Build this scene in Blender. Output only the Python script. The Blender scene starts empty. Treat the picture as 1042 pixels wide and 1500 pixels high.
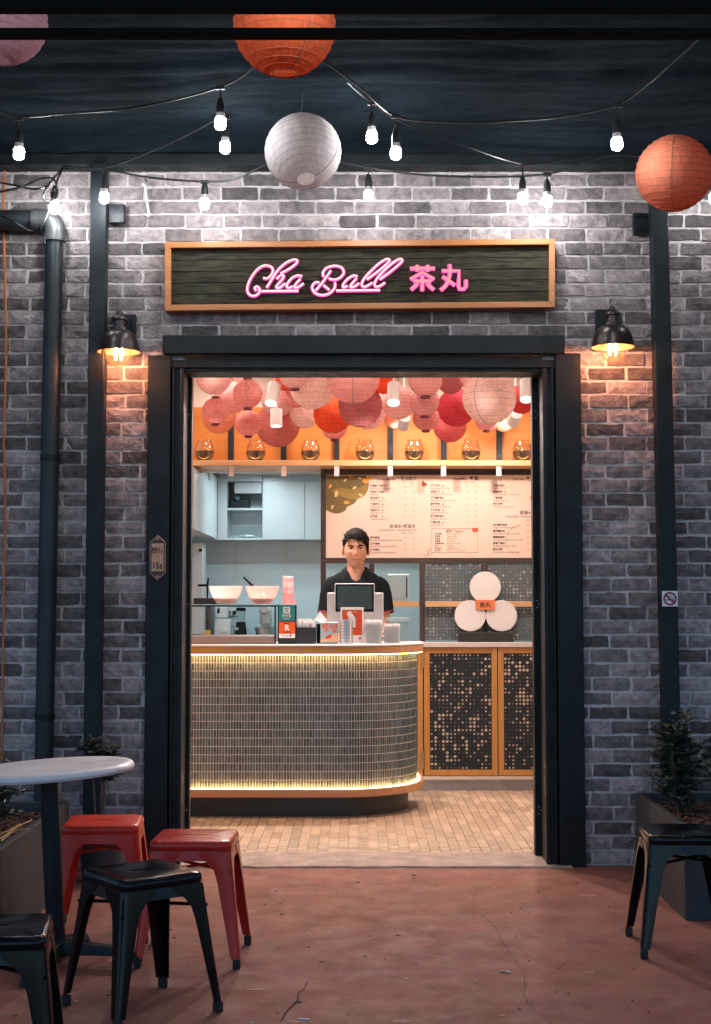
import bpy, bmesh, math, random
from mathutils import Vector, Matrix, noise

# light output of the seen and the added lamps
BULB_E, FIL_E, LED_E, KIT_E, CEIL_E = 102.0, 400.0, 28.0, 66.0, 76.0
SP1, SP2, SP3 = 68.0, 55.0, 20.0

# ------------------------------------------------------------------ scene, camera, world, light
scene = bpy.context.scene
F = 2083.0; CX = 521.0; CY = 750.0; CAMZ = 1.33
TH = math.atan(130.0 / F)                     # the camera looks up a little
cam_d = bpy.data.cameras.new('camera'); cam = bpy.data.objects.new('camera', cam_d)
scene.collection.objects.link(cam)
cam_d.sensor_fit = 'VERTICAL'; cam_d.sensor_height = 36.0; cam_d.lens = 36.0 * F / 1500.0
cam_d.clip_end = 3000.0; cam_d.clip_start = 0.05
cam.location = (0, 0, CAMZ); cam.rotation_euler = (math.pi / 2 + TH, 0, 0)
scene.camera = cam

world = bpy.data.worlds.new('World'); scene.world = world; world.use_nodes = True
wn = world.node_tree.nodes; wl = world.node_tree.links
sky = wn.new('ShaderNodeTexSky'); sky.sky_type = 'NISHITA'; sky.sun_disc = False
SUN_EL, SUN_ROT = math.radians(9.0), math.radians(20)
sky.sun_elevation = SUN_EL; sky.sun_rotation = SUN_ROT
hs = wn.new('ShaderNodeHueSaturation'); hs.inputs['Saturation'].default_value = 0.85
sky.ozone_density = 6.0; sky.dust_density = 0.2
wl.new(sky.outputs[0], hs.inputs['Color'])
wl.new(hs.outputs[0], wn['Background'].inputs[0]); wn['Background'].inputs[1].default_value = WORLD_STRENGTH = 0.15

scene.view_settings.view_transform = 'Standard'; scene.view_settings.look = 'None'
scene.view_settings.exposure = 0.95; scene.view_settings.gamma = 1.0
scene.view_settings.use_curve_mapping = False
scene.render.engine = 'CYCLES'
cy = scene.cycles
cy.use_denoising = True; cy.max_bounces = 7; cy.diffuse_bounces = 4; cy.glossy_bounces = 3
cy.transmission_bounces = 5; cy.transparent_max_bounces = 10; cy.caustics_reflective = False; cy.caustics_refractive = False
cy.sample_clamp_indirect = 4.0
try: cy.use_light_tree = True
except Exception: pass

RNG = random.Random(7)
COL = scene.collection

def P(px, py, Y):
    """world point at depth Y seen at photo pixel px, py"""
    u = (px - CX) / F; v = (CY - py) / F
    k = Y / (math.cos(TH) - v * math.sin(TH))
    return Vector((u * k, Y, CAMZ + k * (math.sin(TH) + v * math.cos(TH))))
def PZ(px, py, Z):
    """world point at height Z seen at photo pixel px, py"""
    u = (px - CX) / F; v = (CY - py) / F
    k = (Z - CAMZ) / (math.sin(TH) + v * math.cos(TH))
    return Vector((u * k, k * (math.cos(TH) - v * math.sin(TH)), Z))
def S(Y): return F / Y                         # pixels per metre at depth Y

# ------------------------------------------------------------------ materials
def mat(name, col, rough=0.6, metal=0.0, var=0.0, scale=8.0, bump=0.0, bscale=40.0, stretch=(1, 1, 1),
        col2=None, rand=None, randamt=0.3, sheen=0.0, coat=0.0, emit=None, estr=0.0, spec=0.5, rvar=0.0, detail=6.0):
    m = bpy.data.materials.new(name); m.use_nodes = True
    nt = m.node_tree; N = nt.nodes; L = nt.links; b = N['Principled BSDF']
    b.inputs['Roughness'].default_value = rough; b.inputs['Metallic'].default_value = metal
    b.inputs['Specular IOR Level'].default_value = spec
    if sheen: b.inputs['Sheen Weight'].default_value = sheen
    if coat: b.inputs['Coat Weight'].default_value = coat; b.inputs['Coat Roughness'].default_value = 0.08
    c = (col[0], col[1], col[2], 1)
    b.inputs['Base Color'].default_value = c
    vec = None
    if var or bump or rvar:
        tc = N.new('ShaderNodeTexCoord'); mp = N.new('ShaderNodeMapping'); mp.inputs['Scale'].default_value = stretch
        if rand == 'object':
            oi0 = N.new('ShaderNodeObjectInfo'); ad = N.new('ShaderNodeVectorMath'); ad.operation = 'MULTIPLY_ADD'
            cb = N.new('ShaderNodeCombineXYZ')
            for i in range(3): L.new(oi0.outputs['Random'], cb.inputs[i])
            L.new(cb.outputs[0], ad.inputs[0]); ad.inputs[1].default_value = (37, 53, 71); L.new(tc.outputs['Object'], ad.inputs[2])
            L.new(ad.outputs[0], mp.inputs['Vector'])
        else:
            L.new(tc.outputs['Object'], mp.inputs['Vector'])
        vec = mp.outputs[0]
    out = None
    if var or col2:
        n = N.new('ShaderNodeTexNoise'); n.inputs['Scale'].default_value = scale; n.inputs['Detail'].default_value = detail
        n.inputs['Roughness'].default_value = 0.65
        if vec: L.new(vec, n.inputs['Vector'])
        r = N.new('ShaderNodeValToRGB')
        r.color_ramp.elements[0].position = 0.32; r.color_ramp.elements[1].position = 0.70
        c2 = col2 if col2 else tuple(min(1, x * (1 + var)) for x in col)
        c1 = col if col2 else tuple(x * (1 - var) for x in col)
        r.color_ramp.elements[0].color = (*c1, 1); r.color_ramp.elements[1].color = (*c2, 1)
        L.new(n.outputs['Fac'], r.inputs['Fac']); out = r.outputs[0]
    if rand:
        if rand == 'object':
            src = N.new('ShaderNodeObjectInfo').outputs['Random']
        else:
            src = N.new('ShaderNodeNewGeometry').outputs['Random Per Island']
        mr = N.new('ShaderNodeMapRange'); mr.inputs['To Min'].default_value = 1 - randamt; mr.inputs['To Max'].default_value = 1 + randamt * 0.75
        L.new(src, mr.inputs['Value'])
        mx = N.new('ShaderNodeVectorMath'); mx.operation = 'SCALE'
        if out: L.new(out, mx.inputs[0])
        else: mx.inputs[0].default_value = col
        L.new(mr.outputs[0], mx.inputs['Scale']); out = mx.outputs[0]
    if out: L.new(out, b.inputs['Base Color'])
    if rvar:
        n3 = N.new('ShaderNodeTexNoise'); n3.inputs['Scale'].default_value = scale * 1.7; n3.inputs['Detail'].default_value = 5
        L.new(vec, n3.inputs['Vector'])
        m3 = N.new('ShaderNodeMapRange'); m3.inputs['From Min'].default_value = 0.3; m3.inputs['From Max'].default_value = 0.7
        m3.inputs['To Min'].default_value = max(0.02, rough - rvar); m3.inputs['To Max'].default_value = min(1, rough + rvar)
        L.new(n3.outputs['Fac'], m3.inputs['Value']); L.new(m3.outputs[0], b.inputs['Roughness'])
    if bump:
        n2 = N.new('ShaderNodeTexNoise'); n2.inputs['Scale'].default_value = bscale; n2.inputs['Detail'].default_value = 5
        n2.inputs['Roughness'].default_value = 0.6
        L.new(vec, n2.inputs['Vector'])
        bp = N.new('ShaderNodeBump'); bp.inputs['Strength'].default_value = bump; bp.inputs['Distance'].default_value = 0.01
        L.new(n2.outputs['Fac'], bp.inputs['Height']); L.new(bp.outputs[0], b.inputs['Normal'])
    if emit:
        b.inputs['Emission Color'].default_value = (*emit, 1); b.inputs['Emission Strength'].default_value = estr
    return m

def flecks(m, col, scale=45, lo=0.68, hi=0.74, amt=0.7, st=(1, 1, 1)):
    """worn spots with their own colour over a material"""
    nt = m.node_tree; N = nt.nodes; L = nt.links; b = N['Principled BSDF']; s = b.inputs['Base Color']
    tc = N.new('ShaderNodeTexCoord'); mp = N.new('ShaderNodeMapping'); mp.inputs['Scale'].default_value = st; L.new(tc.outputs['Object'], mp.inputs[0])
    n = N.new('ShaderNodeTexNoise'); n.inputs['Scale'].default_value = scale; n.inputs['Detail'].default_value = 8; n.inputs['Roughness'].default_value = 0.7; L.new(mp.outputs[0], n.inputs['Vector'])
    mr = N.new('ShaderNodeMapRange'); mr.inputs['From Min'].default_value = lo; mr.inputs['From Max'].default_value = hi; mr.inputs['To Max'].default_value = amt; L.new(n.outputs['Fac'], mr.inputs['Value'])
    mx = N.new('ShaderNodeMix'); mx.data_type = 'RGBA'; L.new(mr.outputs[0], mx.inputs[0]); mx.inputs[7].default_value = (*col, 1)
    if s.links: L.new(s.links[0].from_socket, mx.inputs[6])
    else: mx.inputs[6].default_value = s.default_value
    L.new(mx.outputs[2], s); return m

def mat_emit(name, col, st):
    m = bpy.data.materials.new(name); m.use_nodes = True; nt = m.node_tree
    e = nt.nodes.new('ShaderNodeEmission'); e.inputs[0].default_value = (*col, 1); e.inputs[1].default_value = st
    nt.nodes.remove(nt.nodes['Principled BSDF']); nt.links.new(e.outputs[0], nt.nodes['Material Output'].inputs[0])
    return m

def mat_glass(name, tint=(0.95, 0.97, 0.97), gloss=0.12, rough=0.02, milk=0.0, milkcol=(0.9, 0.8, 0.8)):
    """thin clear sheet: mostly see-through with a glossy film"""
    m = bpy.data.materials.new(name); m.use_nodes = True; nt = m.node_tree; N = nt.nodes; L = nt.links
    N.remove(N['Principled BSDF'])
    t = N.new('ShaderNodeBsdfTransparent'); t.inputs[0].default_value = (*tint, 1)
    g = N.new('ShaderNodeBsdfGlossy'); g.inputs['Roughness'].default_value = rough
    lw = N.new('ShaderNodeLayerWeight'); lw.inputs[0].default_value = 0.35
    mr = N.new('ShaderNodeMapRange'); mr.inputs['To Min'].default_value = gloss * 0.4; mr.inputs['To Max'].default_value = min(1, gloss * 5)
    L.new(lw.outputs['Facing'], mr.inputs['Value'])
    mx = N.new('ShaderNodeMixShader'); L.new(mr.outputs[0], mx.inputs[0]); L.new(t.outputs[0], mx.inputs[1]); L.new(g.outputs[0], mx.inputs[2])
    out = mx.outputs[0]
    if milk:
        d = N.new('ShaderNodeBsdfDiffuse'); d.inputs[0].default_value = (*milkcol, 1)
        tr = N.new('ShaderNodeBsdfTranslucent'); tr.inputs[0].default_value = (*milkcol, 1)
        a = N.new('ShaderNodeMixShader'); a.inputs[0].default_value = 0.5; L.new(d.outputs[0], a.inputs[1]); L.new(tr.outputs[0], a.inputs[2])
        m2 = N.new('ShaderNodeMixShader'); m2.inputs[0].default_value = milk; L.new(out, m2.inputs[1]); L.new(a.outputs[0], m2.inputs[2]); out = m2.outputs[0]
    L.new(out, N['Material Output'].inputs[0])
    return m

def mat_paper(name, col, trans=0.5):
    """lantern paper: lets light through, fine creases along the hoops"""
    m = bpy.data.materials.new(name); m.use_nodes = True; nt = m.node_tree; N = nt.nodes; L = nt.links
    N.remove(N['Principled BSDF'])
    tc = N.new('ShaderNodeTexCoord'); mp = N.new('ShaderNodeMapping'); mp.inputs['Scale'].default_value = (1, 1, 0.45); L.new(tc.outputs['Object'], mp.inputs[0])
    n = N.new('ShaderNodeTexNoise'); n.inputs['Scale'].default_value = 55; n.inputs['Detail'].default_value = 4; L.new(mp.outputs[0], n.inputs['Vector'])
    bp = N.new('ShaderNodeBump'); bp.inputs['Strength'].default_value = 0.8; bp.inputs['Distance'].default_value = 0.008; L.new(n.outputs['Fac'], bp.inputs['Height'])
    r = N.new('ShaderNodeValToRGB'); r.color_ramp.elements[0].position = 0.3; r.color_ramp.elements[1].position = 0.7
    r.color_ramp.elements[0].color = (*[c * 0.86 for c in col], 1); r.color_ramp.elements[1].color = (*[min(1, c * 1.06) for c in col], 1)
    L.new(n.outputs['Fac'], r.inputs[0])
    d = N.new('ShaderNodeBsdfDiffuse'); t = N.new('ShaderNodeBsdfTranslucent')
    for s in (d, t): L.new(r.outputs[0], s.inputs[0]); L.new(bp.outputs[0], s.inputs['Normal'])
    mx = N.new('ShaderNodeMixShader'); mx.inputs[0].default_value = trans; L.new(d.outputs[0], mx.inputs[1]); L.new(t.outputs[0], mx.inputs[2])
    L.new(mx.outputs[0], N['Material Output'].inputs[0])
    return m

def mat_wood(name, c1, c2, rough=0.45, axis='X', scale=1.0, lo=0.3, hi=0.72):
    m = bpy.data.materials.new(name); m.use_nodes = True; nt = m.node_tree; N = nt.nodes; L = nt.links; b = N['Principled BSDF']
    tc = N.new('ShaderNodeTexCoord'); mp = N.new('ShaderNodeMapping')
    s = {'X': (1.5, 22, 22), 'Z': (22, 22, 1.5), 'Y': (22, 1.5, 22)}[axis]
    mp.inputs['Scale'].default_value = [q * scale for q in s]; L.new(tc.outputs['Object'], mp.inputs[0])
    n = N.new('ShaderNodeTexNoise'); n.inputs['Scale'].default_value = 1.6; n.inputs['Detail'].default_value = 7; n.inputs['Distortion'].default_value = 0.6; L.new(mp.outputs[0], n.inputs['Vector'])
    r = N.new('ShaderNodeValToRGB'); r.color_ramp.elements[0].position = lo; r.color_ramp.elements[1].position = hi
    r.color_ramp.elements[0].color = (*c1, 1); r.color_ramp.elements[1].color = (*c2, 1)
    L.new(n.outputs['Fac'], r.inputs[0]); L.new(r.outputs[0], b.inputs['Base Color'])
    bp = N.new('ShaderNodeBump'); bp.inputs['Strength'].default_value = 0.15; bp.inputs['Distance'].default_value = 0.004
    L.new(n.outputs['Fac'], bp.inputs['Height']); L.new(bp.outputs[0], b.inputs['Normal'])
    b.inputs['Roughness'].default_value = rough
    return m

# ------------------------------------------------------------------ mesh collector
class MB:
    def __init__(s): s.v = []; s.f = []
    def add(s, v, f):
        o = len(s.v); s.v += [Vector(p) for p in v]; s.f += [tuple(i + o for i in q) for q in f]; return s
    def box(s, x0, x1, y0, y1, z0, z1):
        return s.add([(x0, y0, z0), (x1, y0, z0), (x1, y1, z0), (x0, y1, z0), (x0, y0, z1), (x1, y0, z1), (x1, y1, z1), (x0, y1, z1)],
                     [(0, 3, 2, 1), (4, 5, 6, 7), (0, 1, 5, 4), (1, 2, 6, 5), (2, 3, 7, 6), (3, 0, 4, 7)])
    def tube(s, pts, r, seg=8, caps=True, smooth=0):
        pts = [Vector(p) for p in pts]
        if smooth: pts = spline(pts, smooth)
        n = len(pts); rr = r if isinstance(r, (list, tuple)) else [r] * n
        if len(rr) != n: rr = [rr[0] + (rr[-1] - rr[0]) * i / (n - 1) for i in range(n)]
        V = []; Fc = []; prev = None
        for i, p in enumerate(pts):
            d = (pts[min(i + 1, n - 1)] - pts[max(i - 1, 0)])
            if d.length < 1e-9: d = Vector((0, 0, 1))
            d.normalize()
            if prev is None:
                a = d.cross(Vector((0, 0, 1)) if abs(d.z) < 0.95 else Vector((0, 1, 0)))
            else:
                a = prev - d * prev.dot(d)
                if a.length < 1e-6: a = d.cross(Vector((0, 1, 0)))
            a.normalize(); prev = a; bb = d.cross(a)
            for k in range(seg):
                t = 2 * math.pi * k / seg; V.append(p + (a * math.cos(t) + bb * math.sin(t)) * rr[i])
        for i in range(n - 1):
            for k in range(seg):
                a0 = i * seg + k; a1 = i * seg + (k + 1) % seg
                Fc.append((a0, a0 + seg, a1 + seg, a1))
        if caps: Fc.append(tuple(range(seg))); Fc.append(tuple(reversed(range((n - 1) * seg, n * seg))))
        return s.add(V, Fc)
    def lathe(s, prof, seg=24, c=(0, 0, 0), axis='Z', capb=False, capt=False):
        V = []; Fc = []; n = len(prof); c = Vector(c)
        for (r, z) in prof:
            for k in range(seg):
                t = 2 * math.pi * k / seg; q = (r * math.cos(t), r * math.sin(t), z)
                if axis == 'Y': q = (q[0], q[2], q[1])
                elif axis == 'X': q = (q[2], q[0], q[1])
                V.append(c + Vector(q))
        for i in range(n - 1):
            for k in range(seg):
                a0 = i * seg + k; a1 = i * seg + (k + 1) % seg; Fc.append((a0, a1, a1 + seg, a0 + seg))
        if capb: Fc.append(tuple(reversed(range(seg))))
        if capt: Fc.append(tuple(range((n - 1) * seg, n * seg)))
        return s.add(V, Fc)
    def sphere(s, c, r, seg=16, rings=10):
        if not isinstance(r, (list, tuple)): r = (r, r, r)
        V = []; Fc = []; c = Vector(c)
        for i in range(rings + 1):
            th = math.pi * i / rings
            for k in range(seg):
                t = 2 * math.pi * k / seg
                V.append(c + Vector((r[0] * math.sin(th) * math.cos(t), r[1] * math.sin(th) * math.sin(t), r[2] * math.cos(th))))
        for i in range(rings):
            for k in range(seg):
                a0 = i * seg + k; a1 = i * seg + (k + 1) % seg; Fc.append((a0, a0 + seg, a1 + seg, a1))
        return s.add(V, Fc)
    def prism(s, poly, y0, y1):
        """polygon in X,Z extruded along Y"""
        n = len(poly); V = [(x, y0, z) for x, z in poly] + [(x, y1, z) for x, z in poly]
        return s.add(V, [tuple(range(n)), tuple(reversed(range(n, 2 * n)))] + [(i, i + n, (i + 1) % n + n, (i + 1) % n) for i in range(n)])
    def disc(s, x, y, z, r, seg=20, depth=0.002):
        return s.prism([(x + r * math.cos(2 * math.pi * k / seg), z + r * math.sin(2 * math.pi * k / seg)) for k in range(seg)], y, y + depth)
    def xf(s, M):
        s.v = [M @ p for p in s.v]; return s

def spline(pts, k=6):
    pts = [Vector(p) for p in pts]; out = []; n = len(pts)
    for i in range(n - 1):
        p0 = pts[max(i - 1, 0)]; p1 = pts[i]; p2 = pts[i + 1]; p3 = pts[min(i + 2, n - 1)]
        for j in range(k):
            t = j / k; t2 = t * t; t3 = t2 * t
            out.append(0.5 * ((2 * p1) + (p2 - p0) * t + (2 * p0 - 5 * p1 + 4 * p2 - p3) * t2 + (3 * p1 - p0 - 3 * p2 + p3) * t3))
    out.append(pts[-1]); return out

def mesh_of(name, mb, m, smooth=False):
    me = bpy.data.meshes.new(name); me.from_pydata([tuple(p) for p in mb.v], [], mb.f); me.update()
    bm = bmesh.new(); bm.from_mesh(me); bmesh.ops.recalc_face_normals(bm, faces=bm.faces); bm.to_mesh(me); bm.free()
    if m: me.materials.append(m)
    if smooth:
        me.polygons.foreach_set('use_smooth', [True] * len(me.polygons))
        if smooth != 'all':
            try: me.set_sharp_from_angle(angle=math.radians(40))
            except Exception: pass
    return me
def obj(name, mb, m, parent=None, smooth=False, bev=0.0, kind=None, world=True):
    """one mesh object; with world=True the vertices are in world space and are moved into the parent's frame"""
    if parent is not None and world:
        off = Vector((0, 0, 0)); q = parent
        while q: off += q.location; q = q.parent
        for p in mb.v: p -= off
    o = bpy.data.objects.new(name, mesh_of(name, mb, m, smooth)); COL.objects.link(o)
    if parent is not None: o.parent = parent
    if bev:
        bm = o.modifiers.new('bevel', 'BEVEL'); bm.width = bev; bm.segments = 2; bm.limit_method = 'ANGLE'; bm.angle_limit = math.radians(40)
    if kind: o['kind'] = kind
    return o
def tag(o, label, cat, group=None, kind=None):
    o['label'] = label; o['category'] = cat
    if group: o['group'] = group
    if kind: o['kind'] = kind
    return o
def thing(name, label, cat, loc=(0, 0, 0), rz=0.0, group=None):
    o = bpy.data.objects.new(name, None); COL.objects.link(o); o.location = loc; o.rotation_euler = (0, 0, rz)
    o.empty_display_size = 0.1
    return tag(o, label, cat, group)
def copy_tree(o, parent=None):
    c = o.copy(); COL.objects.link(c)
    if parent is not None: c.parent = parent
    for ch in list(o.children): copy_tree(ch, c)
    return c
_tc = {}
def text(mb, s, x, z, size, Y, align='LEFT', bold=0.0, sx=1.0, shear=0.0):
    """flat lettering facing the street (-Y)"""
    key = (s, align, bold, shear)
    if key not in _tc:
        cu = bpy.data.curves.new('t', 'FONT'); cu.body = s; cu.size = 1.0; cu.align_x = align; cu.offset = bold; cu.resolution_u = 2; cu.shear = shear
        ob = bpy.data.objects.new('t', cu); COL.objects.link(ob)
        dg = bpy.context.evaluated_depsgraph_get(); ev = ob.evaluated_get(dg); me = ev.to_mesh()
        _tc[key] = ([tuple(v.co) for v in me.vertices], [tuple(p.vertices) for p in me.polygons])
        ev.to_mesh_clear(); bpy.data.objects.remove(ob); bpy.data.curves.remove(cu)
    V, Fc = _tc[key]
    mb.add([(x + p[0] * size * sx, Y, z + p[1] * size) for p in V], Fc)
def lamp(name, kind, loc, power, col, parent=None, size=0.05, target=None, spot=None, blend=0.5, shape='DISK'):
    d = bpy.data.lights.new(name, kind); d.energy = power; d.color = col
    o = bpy.data.objects.new(name, d); COL.objects.link(o); o.location = loc
    if kind == 'AREA': d.shape = shape; d.size = size
    else: d.shadow_soft_size = size
    if kind == 'SPOT': d.spot_size = spot; d.spot_blend = blend
    if target is not None:
        o.rotation_euler = (Vector(target) - Vector(loc)).to_track_quat('-Z', 'Y').to_euler()
    if parent is not None:
        off = Vector((0, 0, 0)); q = parent
        while q: off += q.location; q = q.parent
        o.location = Vector(loc) - off; o.parent = parent
    return o

# ------------------------------------------------------------------ shared materials
M = {}
M['mortar'] = mat('mortar', (0.63, 0.575, 0.565), 0.95, var=0.18, scale=22, bump=0.6, bscale=120)
BRK = dict(rough=0.9, var=0.0, scale=24, bump=1.0, bscale=85, randamt=0.65, detail=9)
M['brick'] = mat('brick', (0.165, 0.143, 0.145), col2=(0.43, 0.36, 0.352), rand='object', **BRK)
M['brick_more'] = mat('brick_more', (0.165, 0.143, 0.145), col2=(0.43, 0.36, 0.352), rand='island', **BRK)
M['black_paint'] = flecks(mat('black_paint', (0.007, 0.010, 0.012), 0.45, var=0.4, scale=6, bump=0.08, bscale=60, rvar=0.15, spec=0.28), (0.11, 0.11, 0.11), 32, 0.70, 0.74, 0.6, (1, 1, 0.5))
M['black_steel'] = flecks(mat('black_steel', (0.010, 0.014, 0.017), 0.5, var=0.35, scale=7, bump=0.08, bscale=80, rvar=0.14, spec=0.28), (0.10, 0.11, 0.12), 40, 0.70, 0.75, 0.6)
M['pipe'] = mat('pipe', (0.016, 0.022, 0.026), 0.42, var=0.3, scale=5, bump=0.04, bscale=50, rvar=0.1, spec=0.4)
M['pipe_fit'] = mat('pipe_fit', (0.045, 0.047, 0.05), 0.4, var=0.2, scale=9)
M['bar'] = mat('bar', (0.006, 0.008, 0.010), 0.85, spec=0.15)
M['cable'] = mat('cable', (0.012, 0.013, 0.015), 0.4)
M['cloth'] = mat('cloth', (0.0045, 0.0095, 0.0140), 0.95, col2=(0.0130, 0.0215, 0.0290), scale=22.0, bump=0.4, bscale=60, stretch=(0.6, 2.0, 1), spec=0.06, detail=10)
M['socket'] = mat('socket', (0.02, 0.02, 0.022), 0.45)
M['ferrule'] = mat('ferrule', (0.5, 0.48, 0.47), 0.35)
M['bulb'] = mat_emit('bulb', (0.93, 0.96, 1.0), BULB_E)
M['bronze'] = mat('bronze', (0.055, 0.042, 0.040), 0.33, metal=0.7, var=0.25, scale=12)
M['copper_in'] = mat('copper_in', (0.42, 0.17, 0.09), 0.4, metal=0.3)
M['filament'] = mat_emit('filament', (1.0, 0.38, 0.18), FIL_E)
M['clear_glass'] = mat_glass('clear_glass', (0.99, 0.95, 0.90), 0.12, 0.02, 0.025, (1.0, 0.55, 0.35))
M['sign_wood'] = mat_wood('sign_wood', (0.0025, 0.0025, 0.0018), (0.046, 0.041, 0.018), 0.9, 'X', 3.6, 0.36, 0.62)
M['sign_frame'] = mat_wood('sign_frame', (0.42, 0.15, 0.045), (0.56, 0.22, 0.07), 0.33, 'X')
M['neon_core'] = mat_emit('neon_core', (1.0, 0.70, 0.60), 0.78)
M['neon_core_red'] = mat_emit('neon_core_red', (1.0, 0.36, 0.34), 0.60)
M['halo_pink'] = mat_emit('halo_pink', (1.0, 0.10, 0.42), 0.80)

# ------------------------------------------------------------------ ground and paving
gm = mat('ground_concrete', (0.205, 0.074, 0.052), 0.74, col2=(0.345, 0.126, 0.088), scale=4.5, bump=0.6, bscale=110, rvar=0.12, detail=12, spec=0.28)
# worn pale scuffs and dark spots on the slab
def scuffs(m):
    nt = m.node_tree; N = nt.nodes; L = nt.links; b = N['Principled BSDF']
    src = b.inputs['Base Color'].links[0].from_socket
    tc = N.new('ShaderNodeTexCoord')
    def layer(src, scale, lo, hi, col, amt, dist=0.0, st=(1, 1, 1)):
        mp = N.new('ShaderNodeMapping'); mp.inputs['Scale'].default_value = st; L.new(tc.outputs['Object'], mp.inputs[0])
        n = N.new('ShaderNodeTexNoise'); n.inputs['Scale'].default_value = scale; n.inputs['Detail'].default_value = 9; n.inputs['Roughness'].default_value = 0.7; n.inputs['Distortion'].default_value = dist
        L.new(mp.outputs[0], n.inputs['Vector'])
        mr = N.new('ShaderNodeMapRange'); mr.inputs['From Min'].default_value = lo; mr.inputs['From Max'].default_value = hi; mr.inputs['To Max'].default_value = amt
        L.new(n.outputs['Fac'], mr.inputs['Value'])
        mx = N.new('ShaderNodeMix'); mx.data_type = 'RGBA'; L.new(mr.outputs[0], mx.inputs[0]); L.new(src, mx.inputs[6]); mx.inputs[7].default_value = (*col, 1)
        return mx.outputs[2]
    s = layer(src, 3.6, 0.52, 0.70, (0.46, 0.235, 0.18), 0.40, 0.6)
    s = layer(s, 150, 0.50, 0.66, (0.09, 0.042, 0.034), 0.6)
    s = layer(s, 85, 0.60, 0.70, (0.50, 0.28, 0.22), 0.45)
    s = layer(s, 7.5, 0.58, 0.70, (0.12, 0.055, 0.044), 0.30, 0.3, (1, 0.6, 1))
    s = layer(s, 26, 0.66, 0.76, (0.06, 0.045, 0.045), 0.7)
    s = layer(s, 0.9, 0.55, 0.75, (0.10, 0.055, 0.048), 0.40, 0.5)
    s = layer(s, 60, 0.70, 0.78, (0.50, 0.34, 0.29), 0.5)
    L.new(s, b.inputs['Base Color'])
scuffs(gm)
mb = MB(); mb.add([(-400, -400, 0), (400, -400, 0), (400, 400, 0), (-400, 400, 0)], [(0, 1, 2, 3)])
ground = obj('ground', mb, gm, kind='structure')
crk = mat('crack', (0.035, 0.025, 0.022), 0.95)
def crack(pts, w):
    mb = MB(); r = random.Random(3); P3 = []
    for i in range(len(pts) - 1):
        a = PZ(*pts[i], 0); b = PZ(*pts[i + 1], 0)
        for k in range(6):
            t = k / 6; q = a.lerp(b, t); P3.append(Vector((q.x + r.uniform(-1, 1) * 0.008, q.y + r.uniform(-1, 1) * 0.012, 0.004)))
    for i in range(len(P3) - 1):
        a, b = P3[i], P3[i + 1]; w0 = w * r.uniform(0.4, 1.2)
        d = (b - a).normalized(); n = Vector((-d.y, d.x, 0)) * w0
        mb.add([a - n, b - n, b + n, a + n], [(0, 1, 2, 3)])
    return obj('crack', mb, crk, ground)
crack([(700, 1300), (690, 1330), (720, 1352), (745, 1395), (768, 1425), (765, 1460), (790, 1485), (812, 1510)], 0.0008)
crack([(452, 1440), (430, 1470), (405, 1502)], 0.0025)
sm = mat('sill_concrete', (0.33, 0.235, 0.19), 0.8, var=0.3, scale=9, bump=0.4, bscale=60)
mb = MB(); n = 60; r_ = random.Random(5); yo = [7.16 + 0.025 * noise.noise((i * 0.35, 3, 0)) for i in range(n + 1)]
V = []; Fc = []
for i in range(n + 1):
    x = -1.02 + 2.10 * i / n
    V += [(x, yo[i] + 0.012, 0.0), (x, yo[i] + 0.02, 0.010), (x, 7.545, 0.0155)]
for i in range(n):
    for k in range(2): a = i * 3 + k; Fc.append((a, a + 3, a + 4, a + 1))
mb.add(V, Fc); obj('sill', mb, sm, kind='structure', smooth=True)

# interior floor: narrow pavers running away from the street, then large grey tiles
gr = mat('grout', (0.52, 0.42, 0.34), 0.9, var=0.15, scale=30, bump=0.3)
mb = MB(); mb.box(-3.2, 2.2, 7.40, 13.3, -0.05, 0.007); floor = obj('shop_floor', mb, gr, kind='structure')
pv = dict(rough=0.5, scale=9, bump=0.25, bscale=70, randamt=0.2, var=0.0)
M['paver'] = mat('paver', (0.33, 0.225, 0.155), col2=(0.45, 0.32, 0.23), rand='object', **pv)
M['paver_more'] = mat('paver_more', (0.33, 0.225, 0.155), col2=(0.45, 0.32, 0.23), rand='island', **pv)
PW, PL, GAP = 0.054, 0.212, 0.0035
def chamfer_tile(w, l, h, c=0.0015):
    mb = MB(); a, b = w / 2, l / 2
    mb.add([(-a, -b, 0), (a, -b, 0), (a, b, 0), (-a, b, 0), (-a, -b, h - c), (a, -b, h - c), (a, b, h - c), (-a, b, h - c),
            (-a + c, -b + c, h), (a - c, -b + c, h), (a - c, b - c, h), (-a + c, b - c, h)],
           [(0, 1, 5, 4), (1, 2, 6, 5), (2, 3, 7, 6), (3, 0, 4, 7), (4, 5, 9, 8), (5, 6, 10, 9), (6, 7, 11, 10), (7, 4, 8, 11), (8, 9, 10, 11)])
    return mb
pm = mesh_of('paver', chamfer_tile(PW - GAP, PL - GAP, 0.0065), M['paver']); pm_s = mesh_of('paver', chamfer_tile(PW - GAP, PW - GAP, 0.0065), M['paver'])
cells = []
ncol = int(3.4 / PW)
for i in range(ncol):
    x = -1.55 + (i + 0.5) * PW
    for k in range(3): cells.append((x, 7.545 + (k + 0.5) * PW, 0))
    y = 7.545 + 3 * PW + RNG.choice((0.0, -0.5, -0.25)) * 0
    offs = (i % 3) * PL / 3; first = True
    while y < 9.975:
        l = PL - offs if first and offs else PL
        l = min(l, 9.985 - y); first = False
        if l > 0.02: cells.append((x, y + l / 2, l))
        y += l
def counter_hides(x, y): return y > 8.98 and x < 0.30 or x < -1.05 and y > 7.9
vis = sorted([c for c in cells if abs(c[0]) < 0.13 * c[1] and not counter_hides(c[0], c[1])], key=lambda c: c[1])
near = set(vis[:300]); rest = MB()
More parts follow.
